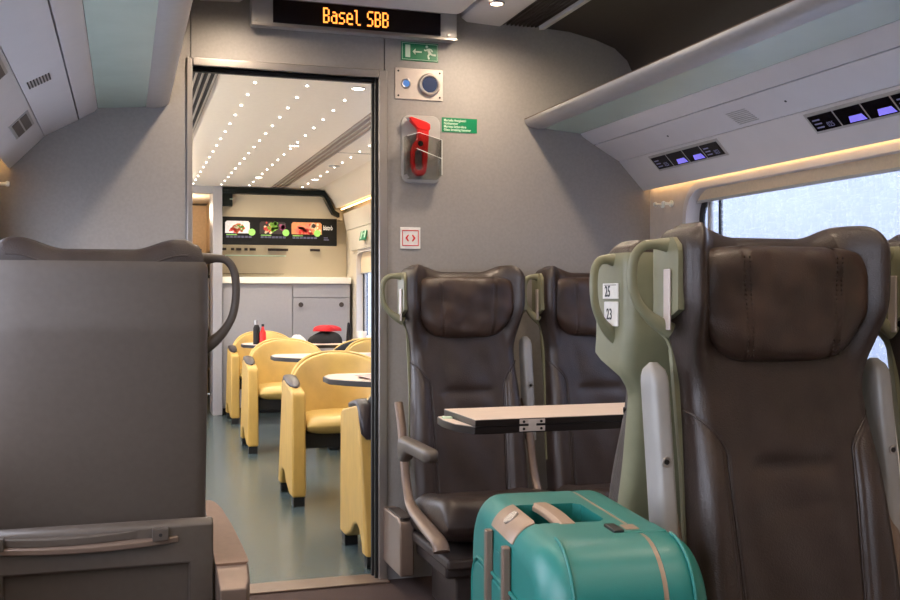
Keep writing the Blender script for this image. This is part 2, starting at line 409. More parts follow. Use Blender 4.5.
# ------------------------------------------------------------------ reading light / seat number panels
def slope_frame(sd, y, s0=(2.069, 1.636)):
    f = (lambda x: x) if sd > 0 else mir
    # local x = along train, local y = up the slope, z = outwards towards the room
    p = Vector((f(s0[0]), y, s0[1]))
    up = Vector(((-.114)*(1 if sd > 0 else -1), 0, .1195)).normalized()
    along = Vector((0, -1, 0)) if sd > 0 else Vector((0, 1, 0))
    nrm = along.cross(up)
    Mx = Matrix.Identity(4)
    for i in range(3): Mx[i][0], Mx[i][1], Mx[i][2], Mx[i][3] = along[i], up[i], nrm[i], p[i]
    return Mx
def reading_panel(label, Mx):
    t = thing('reading_light_panel', label, 'light panel', group=None)
    t.matrix_world = Mx
    bx(0, .5, -.006, .072, -.004, .003).build('panel_frame', 'alu_matt', t, bevel=.002)
    for k in range(4):
        a = .012+k*.121
        s = bx(a, a+.113, .004, .062, .0, .0045).build('screen', 'screenoff', t)
        if k in (1, 2):
            MB().add([(a+.035, .008, .005), (a+.108, .008, .005), (a+.1, .030, .005), (a+.045, .030, .005), (a+.035, .008, .0042), (a+.108, .008, .0042), (a+.1, .030, .0042), (a+.045, .030, .0042)],
                     [(0,1,2,3), (4,7,6,5), (0,4,5,1), (1,5,6,2), (2,6,7,3), (3,7,4,0)]).build('lit_reading_symbol', 'screenlit', s)
        else:
            text('025' if k == 0 else '023', .026, 'screentext', Matrix.Translation((a+.062, .012, .0047)), s, 'screen_number', .8, .0002)
            mb = MB()
            for q in range(3): mb.box(a+.012, a+.045, .014+q*.014, .019+q*.014, .0046, .005)
            mb.build('screen_print', 'screentext', s)
    return t
reading_panel('reading light panel with four screens, nearer the end wall, above the right window', slope_frame(1, 3.69))
reading_panel('reading light panel with four screens, nearer the viewer, above the right window', slope_frame(1, 2.70))
# left side call/vent plates (short square plates)
def plate(label, y0, y1):
    Mx = slope_frame(-1, y0); t = thing('reading_light_panel', label, 'light panel'); t.matrix_world = Mx
    L = y1-y0
    bx(0, L, -.006, .072, -.004, .003).build('panel_frame', 'alu_matt', t, bevel=.002)
    for k in range(2):
        bx(.012, L-.012, .004+k*.032, .030+k*.032, 0, .0045).build('screen', 'shell', t)
plate('small grey light panel with two cells on the left panel by the end wall', 3.34, 3.58)
plate('small grey light panel with two cells on the left panel, cut by the picture edge', 2.45, 2.79)
# speaker grilles: slanted slots
def grille(sd, y, label, m, nb, w=.0045, L=.05, step=.014):
    f = (lambda x: x) if sd > 0 else mir
    d = Vector(((2.012-1.897)*(1 if sd > 0 else -1), 0, 1.6955-1.7605)).normalized()
    c = Vector((f(1.965), y, 1.7215)); nrm = Vector((-.065*(1 if sd > 0 else -1), 0, -.115)).normalized()
    mb = MB()
    for k in range(nb):
        o = c + d*((k-(nb-1)/2)*step); h2 = d*(w/2); L2 = Vector((0, L/2, 0))
        vs = [o-h2-L2, o+h2-L2, o+h2+L2, o-h2+L2]; vs = [v-nrm*.002 for v in vs]+[v+nrm*.0006 for v in vs]
        mb.add(vs, [(0,1,2,3), (4,7,6,5), (0,4,5,1), (1,5,6,2), (2,6,7,3), (3,7,4,0)])
    return tag(mb.build('speaker_grille', m), label, 'speaker grille')
grille(-1, 3.06, 'black slotted speaker grille on the left overhead panel', 'black', 8, .0042, .085, .0088)
grille(1, 2.95, 'fine pale slotted speaker grille on the right overhead panel', 'alu_matt', 8, .0022, .11, .0088)
for y in (3.42, 2.70):
    p = Vector((1.955, y, 1.7277)); tag(MB().cyl(p, p+Vector((-.001, 0, -.0018)), .004).build('panel_screw', 'black'), 'tiny dark screw in the right fascia, %s' % ('nearer the end wall' if y > 3 else 'nearer the viewer'), 'screw')
# coat hooks
def hook(X, y, z, sgn, label, grp):
    t = thing('coat_hook', label, 'coat hook', (X, y, z), 0, grp)
    MB().cyl((0,0,0), (-sgn*.006, 0, 0), .014).build('hook_base', 'white', t)
    MB().tube([(-sgn*.004, 0, 0), (-sgn*.03, 0, 0), (-sgn*.038, 0, 0), (-sgn*.045, 0, 0)], [.006, .006, .011, .008], 12).build('hook_knob', 'white', t)
hook(XR, 3.815, 1.508, 1, 'white coat hook on right wall, the one nearer the end wall', 'coat hooks')
hook(XR, 3.745, 1.506, 1, 'white coat hook on right wall, the one nearer the window', 'coat hooks')
hook(XL, 3.80, 1.508, -1, 'white coat hook on left wall just below the lit cove', 'coat hooks')

# outside the windows: pale retaining wall and ground beside the track
struct(bx(4.4, 4.6, -14, 22, -1, 6.0).build('platform_wall', 'platform'))  # unseen upper part raised to block sky light from the right
struct(bx(-8.8, 4.4, -14, 22, -1.1, -1).build('platform_ground', 'platform'))
struct(bx(-9.0, -8.8, -14, 22, -1, 1.2).build('platform_wall_far', 'platform'))

# ------------------------------------------------------------------ things on the end wall
# destination display
t = thing('destination_display', 'black LED destination display in grey housing above the doorway reading Basel SBB', 'display', (.86, YB-.06, 2.167))
bx(-.405, .405, 0, .058, -.022, .10).build('display_housing', 'alu_matt', t, bevel=.004)
bx(-.325, .335, -.006, .004, -.012, .075).build('display_screen', 'screenoff', t)
MB().box(-.405, .405, -.010, .0, -.028, -.018).build('display_lower_rim', 'alu', t, bevel=.002)
# dot-matrix letters
F5 = {'B': ['1110','1001','1001','1001','1110','1001','1001','1001','1110'], 'a': ['0000','0000','0110','0001','0111','1001','1001','1001','0111'],
      's': ['0000','0000','0111','1000','1000','0110','0001','0001','1110'], 'e': ['0000','0000','0110','1001','1001','1111','1000','1000','0111'],
      'l': ['1100','0100','0100','0100','0100','0100','0100','0100','0011'], 'S': ['0111','1000','1000','1000','0110','0001','0001','0001','1110'], ' ': ['0000']*9}
cx = -.135; P = .0066; PX = .0062
for word in ('Basel', 'SBB'):
    mb = MB()
    for ch in word:
        for r, row in enumerate(F5[ch]):
            for q, v in enumerate(row):
                if v == '1':
                    x = cx+q*PX; z = .060-r*P; mb.box(x, x+PX*.93, -.0075, -.0058, z-P*.93, z)
        cx += PX*4.9
    cx += PX*3.2
    mb.build('display_text', 'orange', t)
for x in (-.385, .37): MB().cyl((x, -.003, -.005), (x, .002, -.005), .006).build('housing_screw', 'steel', t)

# exit sign with running figure
def sheet(pts, y0, y1): return MB().prism(pts, y0, y1)
t = thing('exit_sign', 'green emergency exit sign with running figure, arrow and door', 'sign', (1.127, YB, 2.1))
bx(-.077, .077, -.004, 0, -.037, .037).build('sign_plate', 'green', t, bevel=.001)
mb = MB()
for a in ((-.073, .073, .0315, .0330), (-.073, .073, -.0330, -.0315)): mb.box(a[0], a[1], -.005, -.0038, a[2], a[3])
for a in ((-.0735, -.072), (.072, .0735)): mb.box(a[0], a[1], -.005, -.0038, -.033, .033)
mb.box(-.060, -.040, -.0052, -.0038, -.024, .026)                                         # door
mb.box(-.024, .008, -.0052, -.0038, -.0035, .0025); mb.prism([(-.030, -.0005), (-.018, .012), (-.018, .006), (-.020, -.0005), (-.018, -.007), (-.018, -.013)], -.0052, -.0038)
mb.build('sign_border', 'lumi', t)
def limb(pts, r):
    m2 = MB()
    for a, b in zip(pts, pts[1:]):
        dx, dz = b[0]-a[0], b[1]-a[1]; L = math.hypot(dx, dz); nx, nz = -dz/L*r, dx/L*r
        m2.prism([(a[0]+nx, a[1]+nz), (b[0]+nx, b[1]+nz), (b[0]-nx, b[1]-nz), (a[0]-nx, a[1]-nz)], -.0052, -.0038)
    return m2
fg = MB()
for pts, r in (([(.034,.014),(.042,-.004)], .0055), ([(.042,-.004),(.034,-.014),(.038,-.027)], .0035), ([(.042,-.004),(.054,-.010),(.066,-.010)], .0035),
               ([(.034,.013),(.024,.006),(.018,.010)], .0026), ([(.036,.014),(.048,.011),(.052,.003)], .0026)):
    q = limb(pts, r); fg.add(q.v, q.f)
fg.prism([(.029+.0055*math.cos(k*PI/8), .022+.0055*math.sin(k*PI/8)) for k in range(16)], -.0052, -.0038)
fg.build('running_figure', 'lumi', t)

# door control plate
t = thing('door_control_plate', 'steel plate with small lit blue button and large dark blue push button', 'push button', (1.124, YB, 1.97))
bx(-.099, .099, -.005, 0, -.062, .062).build('plate', 'steelplate', t, bevel=.0015)
for x in (-.086, .086):
    for z in (-.049, .049): MB().cyl((x, -.0062, z), (x, -.004, z), .004).build('plate_screw', 'rubber', t)
MB().tube([(-.054+.017*math.cos(a), -.006, .017*math.sin(a)) for a in [2*PI*q/28 for q in range(28)]], .004, 8, closed=True).build('small_button_ring', 'alu', t)
MB().cyl((-.054, -.008, 0), (-.054, -.003, 0), .0145).build('small_button', 'bluelit', t)
MB().tube([(.042+.038*math.cos(a), -.010, .038*math.sin(a)) for a in [2*PI*q/40 for q in range(40)]], .0075, 10, closed=True).build('large_button_ring', 'alu', t)
MB().cyl((.042, -.012, 0), (.042, -.003, 0), .033, n=32).build('large_button', 'blue', t)

# green text label
t = thing('hammer_label', 'small green label with four lines of white print right of the red hammer', 'sign', (1.295, YB, 1.815))
bx(-.075, .075, -.002, 0, -.029, .029).build('label_plate', 'green', t)
for k, s in enumerate(('Martello frangivetri', 'Nothammer', 'Marteau brise-vitre', 'Glass breaking hammer')):
    text(s, .0145, 'lumi', on_wall(-.067, -.0023, .014-k*.0125), t, 'label_text', .84, .0002, .0002)

# emergency hammer in clear holder
t = thing('emergency_hammer', 'red emergency window hammer held in its bracket on the end wall', 'hammer', (1.096, YB-.028, 1.716))
hd = MB().prism([(-.024, .114), (-.012, .118), (.050, .100), (.065, .092), (.066, .072), (.056, .062), (.014, .070), (-.012, .097)], -.013, .013)
hd.build('hammer_head', 'red', t, bevel=.004)
MB().cyl((-.020, 0, .108), (-.036, 0, .116), .007, .001, 12).build('hammer_tip', 'steel', t)
outer = [(.014, .071), (.060, .067), (.058, .02), (.054, -.06), (.048, -.10), (.034, -.115), (.010, -.115), (-.006, -.10), (-.014, -.06), (-.015, -.02), (-.004, .012), (.010, .03)]
h = MB().prism(outer, -.011, .011).build('hammer_handle', 'red', t, bevel=0)
cut(h, MB().prism(rrect(.003, .034, -.092, -.012, .014, 5), -.03, .03))
b = h.modifiers.new('bevel', 'BEVEL'); b.width = .004; b.segments = 2; b.limit_method = 'ANGLE'; b.angle_limit = rad(40)
MB().cyl((.024, -.0125, .012), (.024, -.010, .012), .011).build('hammer_stud', 'rubber', t)
t = thing('hammer_holder', 'grey rounded backplate with clear plastic cover behind and around the red hammer', 'holder', (1.131, YB, 1.71))
sheet(rrect(-.079, .079, -.135, .135, .03, 6), -.008, 0).build('holder_backplate', 'alu_matt', t, bevel=.002)
mb = MB(); mb.prism([(-.070, .045), (-.020, .060), (.074, .035), (.074, -.105), (.060, -.12), (-.060, -.12), (-.070, -.105)], -.052, -.050)
mb.box(.072, .074, -.052, -.006, -.105, .035); mb.box(-.072, -.070, -.052, -.006, -.105, .045); mb.box(-.06, .06, -.052, -.006, -.122, -.12)
mb.build('clear_cover', 'clear', t)
mb = MB(); mb.tube([(-.070, -.052, .045), (-.020, -.052, .060), (.074, -.052, .035)], .0011, 6); mb.tube([(-.030, -.0525, -.004), (.074, -.0525, -.040)], .0010, 6)
mb.tube([(.074, -.052, .035), (.074, -.052, -.105)], .0014, 6)
mb.build('cover_edge', 'white', t)

# small red/white notice
t = thing('notice_plate', 'small white square plate with red border and red arrows on the end wall', 'sign', (1.088, YB, 1.355))
bx(-.042, .042, -.004, 0, -.043, .043).build('plate', 'cloth_white', t, bevel=.002)
mb = MB()
for a in ((-.034, .034, .028, .0315), (-.034, .034, -.0315, -.028)): mb.box(a[0], a[1], -.0052, -.0038, a[2], a[3])
for a in ((-.034, -.031), (.031, .034)): mb.box(a[0], a[1], -.0052, -.0038, -.0315, .0315)
for s in (-1, 1): mb.prism([(s*.006, .012), (s*.010, .014), (s*.020, .002), (s*.020, -.002), (s*.010, -.014), (s*.006, -.012), (s*.013, 0)], -.0052, -.0038)
mb.build('red_marking', 'red', t)

# litter bin on the wall left of the far seat
t = thing('litter_bin', 'small brown-grey litter bin low on the end wall left of the far seat', 'bin', (1.03, 3.76, .03))
MB().prism([(-.10, .05), (-.10, .225), (-.088, .252), (-.06, .262), (.165, .262), (.165, .05)], -.055, .0, axis='x').build('bin_body', 'bronze', t, bevel=.008, seg=3)
bx(-.05, -.005, -.09, .10, .2625, .27).build('bin_flap', 'seatbase', t, bevel=.003)

# ------------------------------------------------------------------ train seats (local: faces -Y, origin on the floor)
SHOULDER = 1.03
def lean(z): return -max(0, 1.05-z)*.17
def w_leather(z): return .236 - .030*sst(1.14, .93, z) + .018*sst(.95, .50, z)
def top_z(x): return 1.232 + .026*sst(.08, .19, abs(x)) - .012*sst(.205, .236, abs(x))
def seam_x(z): return .146 + .060*(max(0,(z-.80)/.08))**1.5 - .010*sst(.8, .45, z)
def front(x, z, W):
    ax = abs(x); y = 0
    y -= .072*sst(.145, .222, ax)*sst(.90, 1.10, z)
    y -= .013*sst(seam_x(z)-.004, seam_x(z)+.03, ax)*sst(.89, .70, z) + .010*sst(.10, .2, ax)*sst(.95, .75, z)
    if z < .90: y += .006*math.exp(-((ax-seam_x(z))/.0035)**2)*sst(.90, .88, z) + .0022*math.exp(-((ax-seam_x(z)-.013)/.0025)**2)*sst(.89, .87, z)
    y += .007*math.exp(-((z-.775+.15*x*x)/.018)**2)*sst(.12, .07, ax)
    y += .004*math.exp(-((z-.69-.1*x)/.02)**2)*sst(.12, .05, ax)
    y -= .006*math.exp(-((z-.83)/.05)**2)*sst(.14, .05, ax)
    y += .003*math.sin(x*38+z*21)*sst(1.0, .9, z)*sst(.13, .08, ax)
    r = .038; q = (ax-(W-r))/r
    if q > 0: y += r*(1-math.sqrt(max(0, 1-min(1, q)**2)))
    return y + lean(z)
def cushion_back():
    NX, NZ = 150, 150; rings = []
    zb = .38
    for j in range(NZ+1):
        v = j/NZ; v = 1-(1-v)**1.25; ring = []; shs = []
        for i in range(NX+1):
            u = -1+2*i/NX; u = math.copysign(abs(u)**.9, u)
            z0 = zb+v*(1.26-zb); W = w_leather(z0)
            x = u*W; z = zb+v*(top_z(x)-zb); W = w_leather(z)
            rc = .05; dz = z-(top_z(x)-rc)
            sh = rc-math.sqrt(max(0, rc*rc-max(0, dz)**2)) if dz > 0 else 0
            x2 = u*(W-.35*sh)
            y = front(x, z, w_leather(z0)) + sh*1.0
            ring.append((x2, min(y, .068+lean(z)-.4*sh), z)); shs.append(sh)
        for i in range(NX, -1, -1):
            x, _, z = ring[i]; ring.append((x, .074+lean(z)-.55*shs[i], z))
        rings.append(ring)
    mb = MB().loft(rings, caps=False); n_ = len(ring)
    for r, base in ((rings[-1], 0), (rings[0], 0)):
        mb.add(r, [(i, i+1, n_-2-i, n_-1-i) for i in range(NX)])
    return mb
def pillow():
    def hw(v):
        base = .203*(1-.30*sst(-.05, -1.0, v)); return base*(1-abs(v)**9)**(1/4)
    def fn(u_, v_):
        u, v = -1+2*u_, -1+2*v_
        u = math.sin(u*PI/2); v = math.sin(v*PI/2)
        x = hw(v)*u; z = 1.096+.117*v
        b = .052*max(0, (1-abs(u)**6)*(1-abs(v)**6))**.42
        m = sst(0, .02, b)
        b += m*(-.0045*(math.exp(-((abs(x)-.104-.006*v)/.0035)**2)) + .0014*math.sin(x*74+3*v)*(.4+.6*abs(v)) + .0022*math.sin(x*31-z*43) + .0009*math.sin(z*90+x*25))
        return (x, .008-b-.01, z)
    mb = MB().grid(fn, 84, 56)
    mb.grid(lambda a, b: (hw(math.sin((-1+2*b)*PI/2))*math.sin((-1+2*a)*PI/2), .010, 1.096+.117*math.sin((-1+2*b)*PI/2)), 42, 28)
    return mb
def stitch(xc):
    mb = MB()
    for s in (-1, 1):
        for k in range(22):
            v = -.86+k*.0785; x = xc+s*.0062+.006*v*(1 if xc > 0 else -1); z = 1.096+.117*v
            mb.box(x-.0005, x+.0005, -.0546, -.050, z-.002, z+.002)
    return mb
def shell(full, wing):
    rings = []; N = 46
    for j in range(N+1):
        z = .575+(1.203-.575)*j/N if full else 1.228+(.50-1.228)*(1-j/N)
        k = 0 if full else sst(wing[0], wing[1], z)
        W = .247 - .0*k - (0 if full else .03*sst(wing[0]-.03, wing[1]-.04, z)) + (0 if full else .012*sst(.8, .5, z)); t = .014
        yr = .09+lean(z); yf = yr-wing[2]+(wing[2]-.033)*k if not full else yr-.118+.03*sst(1.06, .98, z)
        zt_ = 1.203 if full else 1.228; top = sst(zt_-.028, zt_, z); yf += .03*top**2; W -= .006*top**3; yr -= .004*top**3
        rc = .028; out = []; inn = []
        for sgn, rng in ((-1, range(7)), (1, range(6, -1, -1))):
            seq = [(sgn*W, yf)] + [(sgn*(W-rc+rc*math.cos(rad(15*q))), yr-rc+rc*math.sin(rad(15*q))) for q in range(7)]
            if sgn == 1: seq = seq[::-1]
            if sgn == 1: out += [(x, yr) for x in (-.15, -.08, 0, .08, .15)]
            out += seq
        for sgn in (1, -1):
            ri = rc-t+.004
            seq = [(sgn*(W-t), yf)] + [(sgn*(W-t-ri+ri*math.cos(rad(15*q))), yr-t-ri+ri*math.sin(rad(15*q))) for q in range(7)]
            if sgn == -1: seq = seq[::-1]
            if sgn == -1: inn += [(x, yr-t) for x in (.15, .08, 0, -.08, -.15)]
            inn += seq
        bow = lambda x: .008*(1-(x/W)**2)
        rings.append([(x, y + (bow(x) if y > yr-.02 else 0), z + (-.0) ) for x, y in out+inn])
    return MB().loft(rings)
def seat_cushion():
    rings = []
    for j in range(27):
        q = j/26; yy = -.49+.47*q                       # front -> back
        fr_ = math.sqrt(max(.0, 1-(1-min(1, q/.22))**2)) if q < .22 else 1
        fr_ = max(fr_, .12)
        ring = []
        for k in range(48):
            a = 2*PI*k/48; ca, sa = math.cos(a), math.sin(a)
            x = .228*math.copysign(abs(ca)**.5, ca)
            z = math.copysign(abs(sa)**.5, sa)
            zc, hz = .318+.062*(1-q), .078*fr_
            top = .018*sst(.12, .20, abs(x)) if sa > 0 else 0
            groove = -.006*math.exp(-((abs(x)-.15)/.005)**2) if sa > .2 else 0
            ring.append((x*(.97+.03*fr_), yy, zc-.018*(1-fr_)+hz*z+(top+groove)*fr_))
        rings.append(ring)
    return MB().loft(rings)
def handle(sx, kx=1, kz=1):
    # loop grab handle outside the aisle edge, sx = side sign
    X = sx*.242
    pts = [(-.006, .018, 1.212), (.024, .020, 1.214), (.050, .022, 1.211), (.067, .024, 1.196), (.074, .026, 1.172), (.074, .027, 1.138), (.066, .027, 1.106), (.048, .025, 1.080), (.024, .022, 1.060), (-.006, .018, 1.043)]
    # smooth by Catmull-Rom
    P_ = [Vector((X+sx*p[0]*kx, p[1], 1.212-(1.212-p[2])*kz)) for p in pts]; out = []
    for i in range(len(P_)-1):
        a, b, c, d = P_[max(0, i-1)], P_[i], P_[i+1], P_[min(len(P_)-1, i+2)]
        for k in range(4):
            t = k/4; out.append(.5*((2*b)+(c-a)*t+(2*a-5*b+4*c-d)*t*t+(3*b-a-3*c+d)*t**3))
    out.append(P_[-1]); n_ = len(out)
    rr = [.0068+.0045*sst(.70, 1, i/(n_-1))+.004*sst(.14, 0, i/(n_-1)) for i in range(n_)]
    return MB().tube(out, rr, 16, flat=1.45, up=(0,1,0))
def side_frame(sx):
    X = sx*.255
    path = [(.02, .735), (-.02, .66), (-.07, .50), (-.11, .42), (-.17, .375), (-.36, .345), (-.50, .325), (-.53, .30)]
    mb = MB(); rings = []
    P_ = [Vector((0, a, b)) for a, b in path]; out = []
    for i in range(len(P_)-1):
        a, b, c, d = P_[max(0, i-1)], P_[i], P_[i+1], P_[min(len(P_)-1, i+2)]
        for k in range(5):
            t = k/5; out.append(.5*((2*b)+(c-a)*t+(2*a-5*b+4*c-d)*t*t+(3*b-a-3*c+d)*t**3))
    out.append(P_[-1])
    pts = [(X, p[1], p[2]) for p in out]; n_ = len(pts)
    return MB().tube(pts, [.017+.012*sst(.45, .75, i/(n_-1)) for i in range(n_)], 16, flat=.62, up=(0,.3,1))
def armrest_up(sx):
    X = sx*.265; rings = []
    for j in range(31):
        q = j/30; z = .58+.40*q; h = 1 if q < .9 else math.sqrt(max(0, 1-((q-.9)/.1)**2)); h = max(h, .1)
        hw, hd = .0205*(.35+.65*h), .032*h
        yc = .045+lean(z)*.75
        ring = []
        for k in range(28):
            a = 2*PI*k/28; ca, sa = math.cos(a), math.sin(a)
            ring.append((X+hw*math.copysign(abs(ca)**.55, ca), yc+hd*math.copysign(abs(sa)**.55, sa), z))
        rings.append(ring)
    return MB().loft(rings)
def arm_screw(sx):
    z = .79; y = .045+lean(z)*.75-.031
    mb = MB().tube([(sx*.267+.0085*math.cos(a), y-.001, z+.0085*math.sin(a)) for a in [2*PI*q/20 for q in range(20)]], .0022, 6, closed=True)
    return mb, MB().cyl((sx*.267, y-.0025, z), (sx*.267, y+.006, z), .005)
def armrest_down(sx):
    X = sx*.275; rings = []
    for j in range(29):
        q = j/28; y = -.14-.36*q
        h = math.sqrt(max(0.02, 1-((q-.9)/.1)**2)) if q > .9 else 1
        zt = .63; zb = .582 - .045*sst(.30, 0, q)
        zc, hz = (zt+zb)/2, (zt-zb)/2*(.3+.7*h)
        ring = []
        for k in range(24):
            a = 2*PI*k/24; ca, sa = math.cos(a), math.sin(a)
            ring.append((X+.027*(.4+.6*h)*math.copysign(abs(ca)**.6, ca), y, zc+hz*math.copysign(abs(sa)**.6, sa)))
        rings.append(ring)
    return MB().loft(rings)
def card_holder(sx):
    return MB().box(min(sx*.2475, sx*.2525), max(sx*.2475, sx*.2600), -.004, .020, 1.045, 1.165)

DATA = {}
def part(key, fn, name, m, parent, **k):
    """build once, then share the mesh between seats"""
    if key not in DATA: o = fn().build(name, m, parent, **k); DATA[key] = o; return o
    s = DATA[key]; o = s.copy(); o.name = name; C.objects.link(o); o.parent = parent; return o
def train_seat(label, loc, rz, hs, arms, full=False, numbers=None, wing=(1.085, 1.05, .118), frames=(-1, 1), kx=1, down=None):
    t = thing('train_seat', label, 'train seat', loc, rz, 'leather train seats')
    cb = part('cb', cushion_back, 'backrest', 'leather', t, smooth=60, weld=True)
    hp = part('hp', pillow, 'headrest_pillow', 'pillow', t, smooth=70)
    part('sm', lambda: MB().tube([(-.20+.01*k, .0745-.002, top_z(-.20+.01*k)-.040) for k in range(41)], .0028, 8), 'back_seam', 'leather', cb, smooth=60)
    for s in (-1, 1):
        def pipe():
            zs = [.886-.012*k for k in range(40)]
            return MB().tube([(s*seam_x(z), front(s*seam_x(z), z, w_leather(z))-.0035, z) for z in zs], .0026, 8, up=(0,1,0))
        part('pp%d' % s, pipe, 'piping', 'leather', cb, smooth=60)
    for s in (-1, 1): part('st%d' % s, lambda: stitch(s*.104), 'stitching', 'leather', hp)
    part('sh%d%s' % (full, wing), lambda: shell(full, wing), 'backrest_shell', 'shell' if full else 'wing', t, smooth=45)
    part('sc', seat_cushion, 'seat_cushion', 'leather', t, smooth=60)
    part('hd%d%s%d' % (hs, kx, full), lambda: handle(hs, kx, 1.3 if full else 1), 'grab_handle', 'shell' if full else 'wing', t, smooth=60)
    if numbers is None: part('ch%d' % hs, lambda: card_holder(hs), 'card_holder', 'steelplate', t, bevel=.002)
    part('fr', lambda: MB().box(-.225, .225, -.50, .03, .225, .262).box(-.20, .20, -.40, -.02, .17, .225), 'seat_frame', 'seatbase', t, bevel=.012)
    part('bs', lambda: MB().box(-.15, .15, -.36, -.06, .016, .18), 'pedestal', 'seatbase', t, bevel=.01)
    for s in frames: part('sf%d' % s, lambda: side_frame(s), 'side_frame', 'bronze', t, smooth=60)
    for s in arms:
        a = part('au%d' % s, lambda: armrest_up(s), 'raised_armrest', 'armgrey', t, smooth=60)
        part('as%d' % s, lambda: arm_screw(s)[0], 'screw_ring', 'steel', a)
        part('ac%d' % s, lambda: arm_screw(s)[1], 'pivot_screw', 'rubber', a)
    if down: part('ad%d' % down, lambda: armrest_down(down), 'armrest', 'shell', t, smooth=60)
    return t

train_seat('dark brown leather seat beside the doorway, against the end wall, armrest lowered', (1.245, 3.72, -.015), 0, -1, (1,), down=-1)
train_seat('dark brown leather seat by the window against the end wall, partly hidden by other seats', (1.80, 3.72, -.015), 0, -1, (), frames=(1,), kx=.72)
big = train_seat('large dark brown leather seat in the right foreground behind the suitcase', (1.268, 1.775, .010), 0, -1, (-1, 1))
train_seat('brown leather window seat cut off by the right edge of the picture', (1.808, 1.775, 0), 0, -1, (), frames=(1,), kx=.72)
D = train_seat('seat with pale green shell numbered 25 and 23, behind the foreground seat', (1.268, 2.045, -.012), PI, 1, (), frames=(), kx=.72, numbers=True, wing=(1.01, .955, .15))
# number plates on D's aisle side (local +x)
def side_text(body, size, y, z):
    Mx = Matrix(((0,0,1,.2522),(1,0,0,y),(0,1,0,z),(0,0,0,1)))
    return text(body, size, 'black', Mx, D, 'seat_number', .8, .0003, .0004)
bx(.2475, .2515, -.020, .052, 1.128, 1.162).build('number_plate', 'cloth_white', D, bevel=.001)
bx(.2475, .2515, -.014, .052, 1.068, 1.122).build('number_plate', 'cloth_white', D, bevel=.003)
side_text('25', .034, -.008, 1.133); side_text('23', .034, .000, 1.083)
bx(.2512, .2519, -.012, .046, 1.1575, 1.159).build('plate_line', 'black', D)

# the single seat seen from behind with its folded tray
F = train_seat('single seat seen from behind, broad plain grey shell with brown leather rim', (-.055, 2.57, 0), PI, -1, (), full=True, frames=())
tr = MB().prism([(-.010, .235), (-.010, .585), (.055, .602), (.075, .590), (.075, .235)], -.255, .258, axis='x')
trf = tr.build('tray_frame', 'shell', F, loc=(0, .045, 0), bevel=.006, seg=3)
for o in (trf,): cut(o, MB().box(-.20, .20, .06, .2, .18, .50)); b = o.modifiers.new('bevel', 'BEVEL'); b.width = .005; b.segments = 2; b.limit_method = 'ANGLE'; b.angle_limit = rad(40)
bx(-.198, .198, .085, .104, .237, .497).build('tray_table', 'seatbase', F, bevel=.004)
def bowed(x0, x1, z0, z1, y, d):
    N = 24; rings = []
    for k in range(N+1):
        x = x0+(x1-x0)*k/N; s = 1-(2*(x-x0)/(x1-x0)-1)**2; rings.append([(x, y, z0-.0*s), (x, y+d+.012*s, z0-.008*s), (x, y+d+.012*s, z1-.008*s), (x, y, z1)])
    return MB().loft(rings)
bowed(-.175, .235, .552, .566, .115, .012).build('tray_lip', 'bronze', F, bevel=.003)
bowed(-.10, .235, .569, .586, .108, .010).build('tray_latch_bar', 'shell', F, bevel=.002)
for x in (-.135, .215): 
    hb = bx(x-.018, x+.018, .105, .138, .560, .588).build('tray_hinge', 'shell', F, bevel=.002); MB().cyl((x, .1375, .574), (x, .1395, .574), .004).build('hinge_pin', 'rubber', hb)
# right armrest of that seat (slopes, curved outer edge)
def plan(pts_l, pts_r, zf, th):
    rings = []
    for (y, xl, xr) in pts_l:
        z = zf(y); e = .35 if (y == pts_l[0][0] or y == pts_l[-1][0]) else 1
        rings.append([(xl, y, z-th), (xl, y, z-th*.15), (xl+.004, y, z), (xr-.006, y, z), (xr, y, z-th*.2), (xr, y, z-th)])
    return MB().loft(rings)
zf = lambda y: .575+(y+.24)*(-.22) if y < .16 else .487
prof = [(-.24, -.262, -.268), (-.225, -.262, -.282), (-.18, -.262, -.296), (-.08, -.262, -.312), (.03, -.262, -.324), (.10, -.262, -.330), (.125, -.262, -.331)]
plan(prof, None, zf, .02).build('armrest_pad', 'brownpad', F, bevel=.003)
prof2 = [(-.245, -.260, -.272), (-.225, -.260, -.288), (-.18, -.260, -.301), (-.08, -.260, -.317), (.03, -.260, -.329), (.10, -.260, -.335), (.125, -.260, -.336), (.165, -.262, -.334), (.19, -.264, -.325)]
rings = []
for y, xl, xr in prof2:
    z = zf(min(y, .125))-.006 - (0 if y <= .125 else (y-.125)*.6); zb = z-.07-.12*sst(-.05, .19, y)
    rings.append([(xl, y, zb), (xl, y, z), (xr+.003, y, z), (xr, y, z-.006), (xr, y, zb+.01), (xr+.006, y, zb)])
MB().loft(rings).build('armrest_body', 'bronze', F, bevel=.004)

# ------------------------------------------------------------------ folding table
t = thing('folding_table', 'folded pale wood table with black edges and steel hinges in front of the far seats', 'table', (.95, 2.84, 0))
MB().prism([(.035, .0), (1.19, .0), (1.19, .31), (.035, .31)], .737, .738, axis='z').build('table_gap', 'rubber', t)
lo = MB().prism([(.035, .004), (1.20, .004), (1.20, .31), (.035, .31), (.005, .285), (-.005, .20), (.0, .09)], .714, .736, axis='z').build('lower_leaf', 'tableedge', t, bevel=.002)
MB().prism([(.037, .03), (.037, .308), (.008, .284), (-.002, .20), (.003, .098)], .736, .7372, axis='z').build('lower_leaf_top', 'tabletop', lo)
up = MB().prism([(.035, 0), (1.20, 0), (1.20, .31), (.035, .31)], .738, .757, axis='z').build('upper_leaf', 'tableedge', t, bevel=.002)
bx(.0365, 1.20, .0015, .3085, .757, .7585).build('upper_leaf_top', 'tabletop', up)
